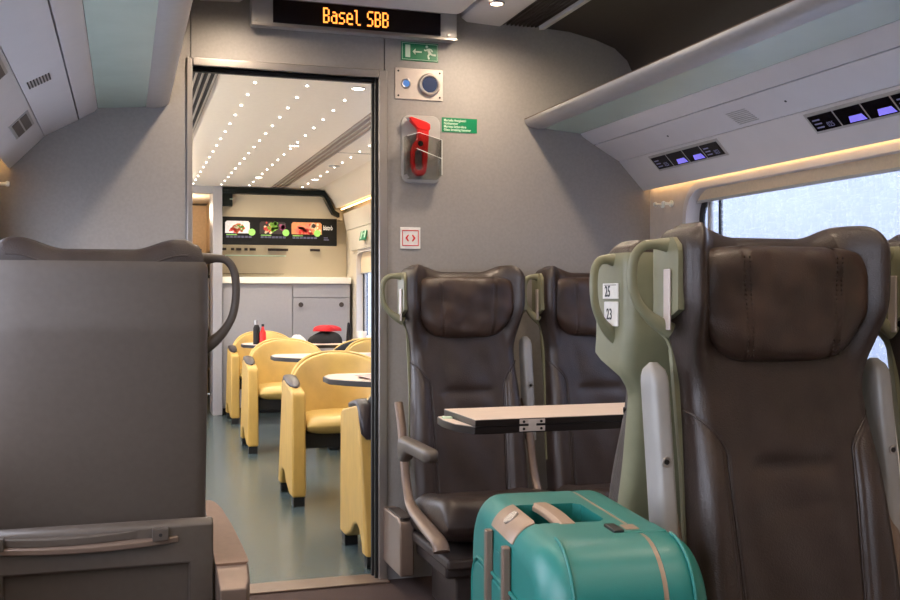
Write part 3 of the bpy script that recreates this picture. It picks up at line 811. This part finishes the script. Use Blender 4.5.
for x in (.175, .60, 1.05):
    hg = MB().box(x, x+.082, -.002, .002, .741, .7545).box(x, x+.082, -.002, .002, .718, .734).box(x+.029, x+.053, -.0035, .002, .72, .752).build('table_hinge', 'steelplate', t, bevel=.001)
    mb = MB()
    for a in (.013, .069):
        for z in (.7475, .726): mb.cyl((x+a, -.0035, z), (x+a, 0, z), .0042, n=10)
    mb.build('hinge_screw', 'rubber', hg)
bx(.004, .034, .215, .235, .7375, .744).build('edge_clip', 'lumi', t, bevel=.002)
MB().tube([(.9, .16, 0), (.9, .16, .714)], .03, 20).build('table_leg', 'alu_matt', t)
bx(.80, 1.0, .05, .27, 0, .012).build('table_foot', 'alu_matt', t, bevel=.004)

# ------------------------------------------------------------------ teal suitcase
SC = thing('suitcase', 'large teal hard-shell suitcase with beige grip standing in the aisle by the foreground seat', 'suitcase', (.735, 1.585, 0), rad(-7))
def sbox(x0, x1, y0, y1, z0, z1, rx, rtop):
    """rounded case half: superellipse plan corners in the YZ face, extruded along x with rounded shoulders"""
    return None
def case_half(xa, xb, open_side):
    # cross sections across the thickness (x); each a rounded rectangle in y-z that shrinks toward the outer face
    rings = []; n_ = 14
    W2, Zb, Zt = .27, .045, .755
    for k in range(n_+1):
        q = 1-(1-k/n_)**2.2                       # 0 at seam, 1 at outer face
        x = xa+(xb-xa)*q
        e = max(0, (q*abs(xb-xa)-(abs(xb-xa)-.05))/.05) if abs(xb-xa) > .05 else 0
        ins = .05*(1-math.sqrt(max(0, 1-min(1, e)**2)))
        rings.append([(x, p[0], p[1]) for p in rrect(-W2+ins, W2-ins, Zb+ins, Zt-ins, .095-ins*.5, 10)])
    return MB().loft(rings)
left = case_half(.044, -.135, 0).build('rear_shell', 'teal', SC, smooth=40)
right = case_half(.052, .128, 0).build('front_shell', 'teal', SC, smooth=40)
# handle recess and lock recess cut into the top
cut(left, MB().prism([(-.102, .062), (-.092, .074), (.012, .074), (.024, .060), (.024, -.060), (.012, -.074), (-.092, -.074), (-.102, -.062)], .700, .80, axis='z'))
# seam strip all round
sm = MB(); a = rrect(-.2685, .2685, .0465, .7535, .094, 10)
sm.add([(x, p[0], p[1]) for x in (.044, .052) for p in a], [(i, (i+1) % len(a), len(a)+(i+1) % len(a), len(a)+i) for i in range(len(a))])
sm.build('seam_strip', 'beige', SC, smooth=60)
# carry handle bridging the recess
rings = []
for k in range(17):
    q = k/16; y = -.085+.17*q; z = .7525+.004*math.sin(PI*q); xc, hw = -.044, .017
    rings.append([(xc-hw, y, z-.010), (xc-hw, y, z-.002), (xc-hw+.006, y, z+.004), (xc+hw-.006, y, z+.004), (xc+hw, y, z-.002), (xc+hw, y, z-.010)])
MB().loft(rings).build('carry_handle', 'beige', SC, bevel=.002, smooth=50)
# lock plate across the seam
bx(.022, .092, -.160, -.105, .7515, .7565).build('lock_plate', 'teal', SC, bevel=.002)
bx(.030, .052, -.148, -.118, .756, .7585).build('lock_badge', 'beige', SC, bevel=.001)
bx(.006, .024, -.158, -.110, .751, .7595).build('lock_latch', 'black', SC, bevel=.002)
# trolley grip wrapping the top rear edge, and its two rails
rings = []
for k in range(13):
    a = rad(10+62*k/12); cx, cz, R = -.087, .707, .050
    rings.append([(cx-r*math.sin(a), y, cz+r*math.cos(a)) for r, y in ((R-.012, -.066), (R-.001, -.071), (R+.003, -.065), (R+.003, .065), (R-.001, .071), (R-.012, .066))])
MB().loft(rings).build('trolley_grip', 'beige', SC, bevel=.002, smooth=50)
MB().tube([(-.114, .0, .745), (-.1195, .0, .7520)], [.015, .014], 24).build('maker_badge', 'badge', SC)
for y in (-.062, .062):
    bx(-.1490, -.1355, y-.009, y+.009, .06, .718).build('trolley_rail', 'bronze', SC, bevel=.003)
# stepped relief on the rear face
def relief(y0, y1, z0, z1, x, r, th):
    vs = [(p[0], p[1]) for p in rrect(y0, y1, z0, z1, r, 8)]
    return MB().prism(vs, x-th, x+.004, axis='x')
relief(-.225, .225, .10, .635, -.135, .06, .004).build('shell_relief', 'teal', SC, bevel=.004, seg=3)
relief(-.195, .195, .13, .565, -.139, .05, .004).build('shell_relief', 'teal', SC, bevel=.004, seg=3)
relief(-.165, .165, .16, .49, -.143, .045, .0035).build('shell_relief', 'teal', SC, bevel=.004, seg=3)
for y0_, y1_, z0_, z1_ in ((-.215, .215, .09, .645), (-.185, .185, .12, .555), (-.150, .150, .15, .47)):
    MB().tube([(-.1375-.0012*(y0_ > -.2)*3, p[0], p[1]) for p in rrect(y0_, y1_, z0_, z1_, .06, 8)], .0035, 8, closed=True, up=(1,0,0)).build('shell_ridge', 'teal', SC)
for x_ in (-.092, .092):
    pp = [p for p in rrect(-.2705, .2705, .0445, .7555, .095, 10)]
    pp = [(x_, p[0], p[1]) for p in pp[11:33]] 
    MB().tube(pp, .0028, 8, up=(1,0,0)).build('shell_ridge', 'teal', SC)
relief(-.052, .052, .645, .69, -.1345, .02, .002).build('grip_pocket', 'teal_dark', SC)
for x, y in ((-.08, -.21), (-.08, .21), (.09, -.21), (.09, .21)):
    wh = MB().cyl((x-.012, y, .028), (x+.012, y, .028), .028, n=24).build('wheel', 'rubber', SC)
    MB().tube([(x, y, .03), (x, y, .075)], .014, 12).build('wheel_fork', 'black', wh)

# ------------------------------------------------------------------ dining car shell
Y0 = YB+.07
struct(bx(XL-.06, XR+.06, Y0, YD+2.2, 2.168, 2.25).build('ceiling_dining', 'dceil'))
WD = [(4.25, 5.75, .70, 1.55), (6.15, 7.65, .70, 1.55), (8.05, 9.70, .70, 1.55)]
wall_bays('wall_right_dining', XR, .07, Y0, YD+.3, 0, 2.25, WD, 'cream')
wall_bays('wall_left_dining', XL, -.07, Y0, YD+2.2, 0, 2.25, WD, 'cream')
struct(bx(XR, XR+.07, YD+.3, YD+2.2, 0, 2.25).build('wall_right_end', 'cream'))
struct(bx(XL-.07, XR+.07, YD+2.2, YD+2.26, 0, 2.25).build('wall_back_dining', 'cream'))
for k, wd in enumerate(WD):
    window(7+k, XR, 1, wd, blind=.20 if k == 2 else .12); window(10+k, XL, -1, wd, blind=.12)
# overhead fascia, light slot and inclined wall lining above the dining windows
prismY([(1.80, 2.168), (1.86, 2.165), (1.93, 2.08), (1.978, 1.985), (1.99, 1.99), (2.16, 2.03), (2.16, 2.168)], Y0, YD, 'trim_fascia_dining', 'cream', smooth=50)
prismY([(2.055, 1.94), (2.085, 1.78), (2.087, 1.775), (2.16, 1.775), (2.16, 1.94)], Y0, YD, 'trim_wall_dining', 'cream', smooth=20)
prismY([(2.088, 1.77), (2.130, 1.575), (2.16, 1.575), (2.16, 1.77)], Y0, YD, 'trim_lining_dining', 'cream', smooth=20)
tag(bx(2.03, 2.045, Y0+.05, YD-.02, 1.976, 1.984).build('cove_lamp', 'cove'), 'warm light strip along the dining car wall above the window', 'lamp')
t = thing('exit_sign', 'small green emergency sign on the dining car wall above the window', 'sign', (2.097, 9.16, 1.70))
Mx = Matrix.Rotation(rad(-12), 4, 'Y')
s = bx(-.006, -.001, -.13, .13, -.06, .06).build('sign_plate', 'green', t); s.rotation_euler = (0, rad(12), 0)
s2 = MB().box(-.0075, -.0055, .05, .09, -.045, .045).box(-.0075, -.0055, -.02, .03, -.008, .008).box(-.0075, -.0055, -.09, -.05, -.04, .03).build('sign_print', 'lumi', t); s2.rotation_euler = (0, rad(12), 0)

# serving bar: cabinet, worktop, back panel, menu board, portal frame
t = thing('serving_cabinet', 'light grey base cabinet below the white counter at the end of the dining car', 'cabinet', (1.5, YD+.2, 0))
bx(-.61, .63, -.18, .25, .06, 1.25).build('cabinet_body', 'cabinet', t, bevel=.002)
bx(-.605, .055, -.20, -.18, .08, 1.245).build('cabinet_panel', 'cabinet', t, bevel=.003)
bx(.062, .622, -.20, -.18, 1.115, 1.245).build('drawer', 'cabinet', t, bevel=.003)
d = bx(.062, .622, -.20, -.18, .08, 1.108).build('door', 'cabinet', t, bevel=.003)
for x in (.135, .535):
    MB().cyl((x, -.225, 1.045), (x, -.20, 1.045), .024, .020, 20).build('lock_knob', 'seatbase', d)
bx(-.60, .62, -.16, .2, 0, .06).build('plinth', 'rubber', t)
tag(bx(.885, XR-.03, YD-.03, YD+.46, 1.25, 1.312).build('serving_counter', 'countertop', bevel=.004), 'white worktop on the grey serving cabinet', 'worktop')
tag(bx(.885, XR-.005, YD+.30, YD+.33, 1.312, 1.66).build('splash_panel', 'tan'), 'glossy tan panel between white counter and black menu board', 'panel')
tag(bx(.885, 2.06, YD+.05, YD+.08, 1.88, 2.15).build('upper_panel', 'tan'), 'tan panel above the black menu board', 'panel')
pr = [(.885, 2.105), (1.835, 2.105), (1.855, 2.095), (1.945, 1.93), (2.01, 1.90), (2.01, 1.94), (1.965, 1.965), (1.885, 2.12), (1.86, 2.155), (.885, 2.155)]
t = tag(MB().prism(pr, YD-.06, YD+.04).build('portal_frame', 'darkgreen', bevel=.003), 'dark green-black frame around the top of the serving bar opening', 'frame')
b2 = bx(.885, .982, YD-.035, YD+.04, 1.985, 2.105).build('frame_block', 'darkgreen', t)
bx(.955, .985, YD-.038, YD-.033, 2.048, 2.053).build('frame_light', 'lumi', b2)
# menu board with three dish pictures
t = thing('menu_board', 'long black menu board with three food pictures above the serving counter', 'menu board', (.89, YD-.01, 1.62))
bx(0, 1.10, -.01, .03, 0, .265).build('board', 'menu', t, bevel=.002)
pics = [(.025, .255, 'dish_plate_white', [(214,212,214)]), (.35, .60, 'dish_plate', None), (.655, .95, 'dish_plate', None)]
def disc(cx, cz, r, y, n_=14, sx=1.0, jit=0):
    m2 = MB(); m2.prism([(cx+sx*r*(1+random.uniform(-jit, jit))*math.cos(2*PI*k/n_), cz+r*(1+random.uniform(-jit, jit))*math.sin(2*PI*k/n_)) for k in range(n_)], y, y+.002); return m2
FC = {n_: mat('food_print_'+n_, c, .5, noise=.1, nscale=60) for n_, c in dict(orange=(222,104,52), redd=(196,48,44), leaf=(110,160,50), pale=(226,206,170), plum=(150,70,110), dark=(40,26,24), lime=(146,208,100), plate=(206,204,208), crust=(200,130,80), salmon=(232,120,96)).items()}
def pic(x0, x1, bg, items, rnd):
    p = MB().prism([(x0+.015, .225), (x0, .208), (x0, .108), (x1, .108), (x1, .208), (x1-.015, .225)], -.0115, -.0099).build('menu_picture', FC[bg], t)
    y = -.0125
    for k, (kind, cx, cz, r, cnt, sp) in enumerate(items):
        mb = MB()
        for q in range(cnt):
            a = random.uniform(0, 2*PI); d_ = random.uniform(0, sp)
            X_ = min(max(cx+d_*math.cos(a), x0+r), x1-r); Z_ = min(max(cz+.75*d_*math.sin(a), .108+r), .225-r)
            m2 = disc(X_, Z_, r, y-.0002*k, 10, random.uniform(.7, 1.3), .2); mb.add(m2.v, m2.f)
        o = mb.build('picture_print', FC[kind], p)
random.seed(3)
pic(.025, .255, 'plate', [('orange', .14, .155, .014, 34, .055), ('redd', .11, .14, .010, 10, .05), ('leaf', .18, .17, .009, 9, .04), ('pale', .14, .165, .007, 12, .05)], 1)
pic(.35, .60, 'dark', [('pale', .42, .16, .012, 14, .07), ('leaf', .50, .175, .016, 18, .055), ('redd', .45, .16, .011, 12, .09), ('plum', .575, .17, .016, 8, .03), ('leaf', .47, .15, .013, 9, .05)], 2)
pic(.655, .95, 'crust', [('salmon', .78, .15, .018, 26, .09), ('pale', .87, .17, .013, 12, .07), ('redd', .80, .14, .012, 14, .09), ('dark', .87, .19, .022, 1, .005)], 3)
for x in (.275, .60, .905):
    disc(x, .12, .033, -.0155, 28).build('price_spot', FC['lime'], t)
for x in (.025, .35, .655):
    mb = MB(); mb.box(x+.01, x+.11, -.0112, -.0098, .090, .097); mb.build('green_heading', FC['lime'], t)
    mb = MB(); 
    for z in (.078, .068): 
        for k in range(7): mb.box(x+.01+k*.035, x+.038+k*.035, -.0108, -.0098, z, z+.004)
    mb.build('small_print', 'screentext', t)
text('bistrò', .062, 'cloth_white', on_wall(.965, -.011, .155), t, 'board_lettering', .62, .0008, .0012)
mb = MB(); mb.box(.97, 1.01, -.0108, -.0098, .075, .080); mb.box(.97, 1.02, -.0108, -.0098, .055, .061); mb.build('small_print', 'screentext', t)
struct(bx(.887, XR, YD+.34, YD+.38, 1.2, 2.16).build('wall_bar_back', 'tan'))
# reflections of shelf hardware in the splash area, imitated by small dark blocks
bx_ = MB()
for a, b in ((.915, .955), (1.0, 1.03), (1.05, 1.10), (1.13, 1.16), (1.18, 1.24), (1.36, 1.56), (1.78, 1.88)):
    bx_.box(a, b, YD+.285, YD+.299, 1.578, 1.602)
tag(bx_.build('reflection_blocks', 'seatbase'), 'row of small dark blocks imitating reflections on the tan panel under the menu board', 'fittings')
t = thing('glass_shelf', 'pale glass shelf with bright edge in front of the tan serving panel', 'shelf', (.9, YD+.2, 1.5))
bx(.02, .62, -.04, .09, .020, .026).build('shelf_glass', 'clear', t)
bx(.03, .62, -.042, -.036, .018, .030).build('shelf_edge', 'lumi', t)
bx(.02, .60, -.04, .09, -.155, -.150).build('shelf_glass', 'clear', t)
# post and lintel of the side passage, ribbed soffit, dark doorway behind
struct(bx(.80, .887, YD-.05, YD+.35, 0, 2.168).build('trim_post', 'cabinet', bevel=.004))
struct(bx(.58, .80, YD-.03, YD+.05, 2.10, 2.168).build('trim_lintel', 'cabinet'))
struct(bx(XL, .56, YD-.02, YD+.04, 0, 2.168).build('wall_passage', 'bulkhead'))
mb = MB(); mb.prism([(YD+.1, 2.15), (YD+.1, 1.98), (YD+.5, 1.84), (YD+1.5, 1.62), (YD+1.9, 1.62), (YD+1.9, 2.15)], .885, 1.5, axis='x')
struct(mb.build('wall_bar_soffit', 'tanwood'))
struct(MB().box(XL, .90, YD+1.9, YD+1.98, 0, 2.15).build('wall_passage_end', 'tanwood'))
dd = struct(bx(.62, .83, YD+1.84, YD+1.90, 0, 1.66).build('door_1', 'seatbase', bevel=.005))
MB().tube([(.66, YD+1.83, 1.0), (.66, YD+1.83, 1.2)], .012, 10).build('door_handle', 'steel', dd)
struct(bx(.93, 1.0, YD+.46, YD+1.9, 0, 2.15).build('wall_bar_side', 'tanwood'))
t = thing('shelf_unit', 'dark shelf unit with reddish items in the side passage beyond the post', 'shelf', (.90, YD+1.0, 0))
bx(-.02, .03, -.3, .3, 0, 1.32).build('rack_body', 'seatbase', t)
for z in (.35, .62, .92, 1.10): bx(-.05, -.02, -.28, .28, z, z+.02).build('shelf', 'tanwood', t)
bx(-.05, .03, -.3, .3, 1.32, 1.35).build('rack_top', 'cloth_black', t)

# ceiling lights: rows of small LED dots
pos = []
for x in (.37, .61, .865, 1.12, 1.62):
    for k in range(18): pos.append((x, 4.73+.310*k))
first = None
for x, y in pos:
    if y > YD-.15 or (x < .4 ): continue
    r_ = {.61: 'leftmost', .865: 'second', 1.12: 'third', 1.62: 'rightmost'}[x]
    lab = 'tiny round white light in the %s row of dots in the cream dining car ceiling' % r_
    if first is None:
        first = tag(MB().cyl((0, 0, -.0035), (0, 0, .004), .0063, n=14).build('ceiling_light', 'led'), lab, 'ceiling light', 'dining ceiling light row, leftmost')
        o = first
    else: o = first.copy(); C.objects.link(o)
    o.location = (x, y, 2.168); o['label'] = lab; o['group'] = 'dining ceiling light row, ' + r_
for k, (x, y, lb) in enumerate(((1.12, 5.02, 'nearest the doorway'), (1.12, 7.05, 'in the middle of the ceiling'), (1.12, 9.0, 'near the menu board'), (1.62, 9.02, 'in the rightmost row, near the window wall'))):
    t = thing('ceiling_spotlight', 'larger recessed spotlight in the dining ceiling, ' + lb, 'ceiling lamp', (x, y, 2.168))
    MB().tube([(math.cos(a)*.034, math.sin(a)*.034, -.002) for a in [2*PI*q/24 for q in range(24)]], .004, 8, closed=True).build('lamp_ring', 'alu', t)
    MB().cyl((0,0,-.004), (0,0,.004), .030).build('lamp_lens', 'led', t)
tag(MB().cyl((1.60, 8.05, 2.161), (1.60, 8.05, 2.168), .045).build('smoke_detector', 'alu_matt'), 'flat grey round detector on the dining ceiling', 'detector')
struct(bx(1.48, 1.72, 7.30, 7.304, 2.1665, 2.1685).build('trim_5', 'dark_gap'))
for x0, x1, lb, ye in ((.22, .42, 'left', 7.1), (1.335, 1.475, 'right', YD-.03)):
    t = thing('ceiling_vent', 'long dark slatted air vent in the dining ceiling, the %s one' % lb, 'vent', (x0, Y0, 2.168))
    bx(0, x1-x0, .2, ye-Y0, -.003, .001).build('vent_backing', 'dark_gap' if lb == 'left' else 'bronze', t)
    for k in range(7 if lb == 'left' else 4):
        x = .008+k*((x1-x0)-.012)/(6.3 if lb == 'left' else 3.3); bx(x, x+.009, .2, ye-Y0, -.009, -.003).build('vent_slat', 'alu', t)

# ------------------------------------------------------------------ dining chairs (local: faces -Y)
def arm_panel(sx):
    X = sx*.29
    prof = [(-.255, .0)]
    prof = [(-.265, .05), (-.235, .66), (-.225, .70), (-.20, .715), (.17, .725), (.20, .70), (.24, .12), (.245, .05), (.17, .05), (.155, .10), (.10, .135), (.02, .14), (-.04, .12), (-.10, .08), (-.135, .05)]
    prof = [(-.275, .05), (-.262, .58), (-.25, .605), (-.22, .615), (.06, .66), (.10, .645), (.255, .05), (.18, .05), (.17, .09), (.13, .135), (.07, .155), (.01, .135), (-.05, .09), (-.16, .05)]
    return MB().prism([(a, b) for a, b in prof], X-.038, X+.038, axis='x')
def arm_pad(sx):
    X = sx*.29; rings = []
    path = [(-.17, .630), (-.12, .640), (-.05, .650), (.02, .662), (.07, .664), (.105, .640), (.122, .600), (.138, .545), (.144, .520)]
    for k, (y, z) in enumerate(path):
        a = path[max(0, k-1)]; b = path[min(len(path)-1, k+1)]; dy, dz = b[0]-a[0], b[1]-a[1]; l_ = math.hypot(dy, dz); ny, nz = -dz/l_, dy/l_
        e = .25 if k in (0, len(path)-1) else .85 if k in (1, len(path)-2) else 1
        ring = []
        for j in range(16):
            t = 2*PI*j/16; u = .036*e*math.copysign(abs(math.cos(t))**.7, math.cos(t)); w_ = .020*e*math.copysign(abs(math.sin(t))**.7, math.sin(t))
            ring.append((X+u, y+ny*w_, z+nz*w_))
        rings.append(ring)
    return MB().loft(rings)
def arm_feet(sx, fb):
    X = sx*.29
    return (MB().box(X-.03, X+.03, -.262, -.195, .0, .055) if fb < 0 else MB().cyl((X-.028, .215, .028), (X+.028, .215, .028), .028, n=16).box(X-.028, X+.028, .19, .245, .028, .055))
def dback(off, dep, sc_=1.0):
    def fn(a, b, o):
        u, v = math.sin((-1+2*a)*PI/2), math.sin((-1+2*b)*PI/2)
        hw = .285*sc_*(1-abs(v)**2.6 if v > 0 else 1-.25*abs(v)**3)**.5 if v > 0 else .285*sc_*(1-.28*v*v)
        x = hw*u; z = .60+.195*v*sc_ if v > 0 else .60+.195*v
        y = .17+.06*(v+1)/2 - .17*(u*u)*(hw/.285)**2
        return x, y+o, z
    N_ = 30; mb = MB()
    def f1(a, b):
        x, y, z = fn(a, b, off); u, v = abs(-1+2*a), abs(-1+2*b); bul = dep*max(0, (1-u**4)*(1-v**4))**.5; return (x, y-bul, z)
    mb.grid(f1, N_, N_); mb.grid(lambda a, b: fn(a, b, off+.002), N_, N_)
    return mb
def dseat():
    rings = []
    for k in range(19):
        q = k/18; y = -.27+.43*q; e = max(.15, math.sqrt(max(0, 1-(1-min(1, q/.18))**2)))
        rings.append([(.245*math.copysign(abs(math.cos(a))**.4, math.cos(a)), y, .425+.05*e*math.copysign(abs(math.sin(a))**.6, math.sin(a))) for a in [2*PI*j/36 for j in range(36)]])
    return MB().loft(rings)
def dining_chair(label, loc, rz):
    t = thing('tub_chair', label, 'chair', loc, rz, 'mustard tub chairs in the dining car')
    part('db', lambda: dback(0, .035), 'backrest', 'yellow', t, smooth=70)
    part('ds', lambda: dback(.03, -.012, 1.03), 'back_shell', 'black_leather', t, smooth=70)
    def rim():
        pts = []
        for k in range(41):
            th = PI*k/40; v = math.sin(th); u = -math.cos(th)
            hw = .285
            x = .288*math.copysign(abs(u)**.8, u); z = .60+.196*(abs(v)**.9)
            y = .17+.028+.06*(z-.41)/.40-.17*(x/.285)**2
            pts.append((x, y-.008, z))
        pts = [(pts[0][0]*.86, pts[0][1]+.0, .42)]+pts+[(pts[-1][0]*.86, pts[-1][1], .42)]
        return MB().tube(pts, .010, 10)
    part('dr', rim, 'back_piping', 'yellow', t, smooth=60)
    part('dst', dseat, 'seat_cushion', 'yellow', t, smooth=60)
    for s in (-1, 1):
        a = part('dp%d' % s, lambda: arm_panel(s), 'arm_panel', 'ochre', t, bevel=.014, seg=3)
        part('dc%d' % s, lambda: arm_pad(s), 'arm_pad', 'armcap', a, smooth=60)
        for fb in (-1, 1): part('df%d%d' % (s, fb), lambda: arm_feet(s, fb), 'foot', 'rubber', a)
    part('dbase', lambda: MB().box(-.252, .252, -.2, .16, .30, .385), 'under_frame', 'rubber', t, bevel=.006)
    return t
dining_chair('yellow tub chair just beyond the doorway, its back turned to the viewer', (1.27, 4.34, 0), PI)
dining_chair('yellow tub chair facing the viewer behind the nearest dining table', (1.18, 5.70, 0), 0)
dining_chair('yellow tub chair facing the viewer at the second dining table', (1.17, 7.64, 0), 0)
dining_chair('yellow tub chair facing the viewer, farthest along the aisle by the serving bar', (1.225, 9.40, 0), 0)
dining_chair('yellow tub chair on the window side facing the viewer, mostly hidden behind other chairs', (1.828, 7.40, 0), 0)
dining_chair('black-backed tub chair on the window side turned away from the viewer', (1.828, 7.98, 0), PI)

def dining_table(label, y, x0=.95):
    t = thing('dining_table', label, 'table', (x0, y, 0), 0, 'dining tables')
    o = [(1.18, -.28), (1.18, .28), (.10, .28), (.04, .24), (.0, .14), (.0, -.02), (.06, -.13), (.19, -.28)]
    MB().prism(o, .694, .720, axis='z').build('table_edge', 'tableedge', t, bevel=.003)
    MB().prism([(a+(.006 if a < .1 else 0), b*.985) for a, b in o], .720, .7235, axis='z').build('tabletop', 'tabletop', t)
    MB().tube([(1.02, 0, 0), (1.02, 0, .694)], .04, 20).build('table_leg', 'alu_matt', t)
    bx(.88, 1.16, -.2, .2, 0, .015).build('table_foot', 'alu_matt', t, bevel=.004)
    return t
dining_table('pale wood dining table nearest the doorway with a mauve paper mat', 4.93)
dining_table('pale wood dining table in the middle of the dining car', 6.85)
dining_table('pale wood dining table farthest from the doorway, carrying the bottle and red cloth', 8.70)
def mat_sheet(label, x0, x1, y0, y1):
    mb = MB(); r_ = random.Random(int(x0*100+y0*10)); 
    fn = lambda a, b: (x0+(x1-x0)*a+.01*math.sin(b*9), y0+(y1-y0)*b+.012*math.sin(a*14), .7255+.004*(1+math.sin(a*11+b*5)))
    mb.grid(fn, 24, 12); mb.grid(lambda a, b: tuple(c-(0.0 if i < 2 else .0012) for i, c in enumerate(fn(a, b))), 24, 12)
    tag(mb.build('placemat', 'mauve', smooth=60), label, 'placemat', None)
mat_sheet('mauve paper placemat on the nearest dining table', 1.10, 1.75, 4.68, 5.05)
mat_sheet('mauve paper placemat on the middle dining table', 1.22, 1.9, 6.62, 6.98)
# things on the far tables
t = thing('condiment_bottle', 'slim dark and red condiment bottle on the farthest dining table', 'bottle', (1.055, 8.62, .7235))
MB().tube([(0,0,0), (0,0,.14), (0,0,.155), (0,0,.165)], [.028, .028, .020, .016], 18).build('bottle_body', 'cloth_black', t)
MB().tube([(0,0,.165), (0,0,.20)], .018, 16).build('bottle_cap', 'steel', t)
t = thing('sauce_bottle', 'red sauce bottle standing right of the dark bottle', 'bottle', (1.105, 8.60, .7235))
MB().tube([(0,0,0), (0,0,.10), (0,0,.125), (0,0,.15)], [.027, .027, .012, .009], 18).build('bottle_body', 'red', t)
MB().tube([(0,0,.15), (0,0,.17)], .011, 12).build('bottle_cap', 'cloth_black', t)
def lump(cx, cy, z0, a, b, h, seed, m, name, parent=None):
    r_ = random.Random(seed); ph = [r_.uniform(0, 6) for _ in range(6)]
    def fn(u, v):
        th = 2*PI*u; rr = math.sin(v*PI/2); 
        k = 1+.16*math.sin(3*th+ph[0])+.10*math.sin(5*th+ph[1])
        z = h*math.cos(v*PI/2)**.7*(1+.22*math.sin(4*th+ph[2])*rr)
        return (cx+a*rr*k*math.cos(th), cy+b*rr*k*math.sin(th), z0+z)
    return MB().grid(fn, 40, 14).build(name, m, parent, smooth=60)
tag(lump(1.65, 8.70, .7235, .13, .11, .10, 5, 'cloth_black', 'folded_jacket'), 'heap of black clothing on the farthest dining table', 'clothing')
tag(lump(1.66, 8.71, .827, .11, .10, .05, 9, 'cloth_red', 'red_cloth'), 'crumpled red cloth on top of the black clothing', 'cloth')
tag(lump(1.862, 8.74, .7235, .018, .03, .17, 12, 'cloth_black', 'handbag_strap'), 'black loop sticking up behind the red cloth', 'strap')
tag(lump(1.40, 8.62, .7235, .06, .06, .075, 11, 'cloth_white', 'paper_bag'), 'crumpled pale paper left of the red cloth', 'paper')
t = thing('paper_cup', 'white paper cup right of the red cloth on the far table', 'cup', (1.955, 8.62, .7235))
MB().tube([(0,0,0), (0,0,.10)], [.035, .045], 20).build('cup_body', 'cloth_white', t)
tag(lump(2.05, 8.80, .7235, .07, .10, .055, 21, 'cloth_white', 'paper_napkins'), 'white crumpled paper by the window on the far table', 'paper')

# ------------------------------------------------------------------ light
def area(name, loc, rot, sx, sy, e, col):
    l = bpy.data.lights.new(name, 'AREA'); l.shape = 'RECTANGLE'; l.size = sx; l.size_y = sy; l.energy = e; l.color = col
    o = bpy.data.objects.new(name, l); C.objects.link(o); o.location = loc; o.rotation_euler = rot; return o
def portal(x, y, z, ry, sx, sy):
    o = area('window_portal', (x, y, z), (0, rad(ry), 0), sx, sy, 1, (1, 1, 1)); o.data.cycles.is_portal = True
for ya, yb, za, zb in WR+WD:
    portal(XR+.09, (ya+yb)/2, (za+zb)/2, 90, zb-za, yb-ya)
    portal(XL-.09, (ya+yb)/2, (za+zb)/2, -90, zb-za, yb-ya)
# added unseen uplight to brighten the dining car ceiling, with an added ledge below
struct(bx(XL, XL+.19, Y0+.1, YD-.05, 1.83, 1.87).build('trim_fill_ledge', 'cream', bevel=.004))
area('ceiling_fill_light', (XL+.12, 7.0, 1.90), (0, rad(-140), 0), .12, 5.6, 70, (1, .90, .76))
# dining car downlights (the ceiling spots)
for x in (.37, 1.12, 1.62):
    for y in (4.9, 6.0, 7.1, 8.2, 9.3):
        l = bpy.data.lights.new('downlight', 'SPOT'); l.energy = 27; l.color = (1, .90, .76); l.spot_size = rad(150); l.spot_blend = .7; l.shadow_soft_size = .05
        o = bpy.data.objects.new('downlight', l); C.objects.link(o); o.location = (x, y, 2.15)
for x in (1.15, 1.70):
    l = bpy.data.lights.new('bar_light', 'SPOT'); l.energy = 7; l.color = (1, .86, .66); l.spot_size = rad(150); l.spot_blend = 1; l.shadow_soft_size = .08
    o = bpy.data.objects.new('bar_light', l); C.objects.link(o); o.location = (x, YD-.25, 2.12)
    l = bpy.data.lights.new('bar_light', 'SPOT'); l.energy = 9; l.color = (1, .86, .66); l.spot_size = rad(150); l.spot_blend = 1; l.shadow_soft_size = .08
    o = bpy.data.objects.new('bar_light', l); C.objects.link(o); o.location = (x, YD+.18, 1.95)
l = bpy.data.lights.new('passage_light', 'POINT'); l.energy = 12; l.color = (1, .8, .6); l.shadow_soft_size = .08
o = bpy.data.objects.new('passage_light', l); C.objects.link(o); o.location = (.6, YD+1.0, 2.0)

wd = bpy.data.worlds.new('sky'); bpy.context.scene.world = wd; wd.use_nodes = True
bg = wd.node_tree.nodes['Background']; bg.inputs[0].default_value = (.87, .92, 1, 1); bg.inputs[1].default_value = 10.5

# ------------------------------------------------------------------ camera
cam = bpy.data.cameras.new('camera'); co = bpy.data.objects.new('camera', cam); C.objects.link(co)
cam.sensor_width = 36; cam.lens = 36*1021/900; cam.clip_start = .05
cam.shift_y = -3/900
co.location = (0, 0, 1.12); co.rotation_euler = (PI/2, 0, -math.asin(.3042))
bpy.context.scene.camera = co
vs = bpy.context.scene.view_settings; vs.view_transform = 'Standard'; vs.look = 'None'; vs.gamma = 1; vs.use_curve_mapping = False
vs.exposure = 0
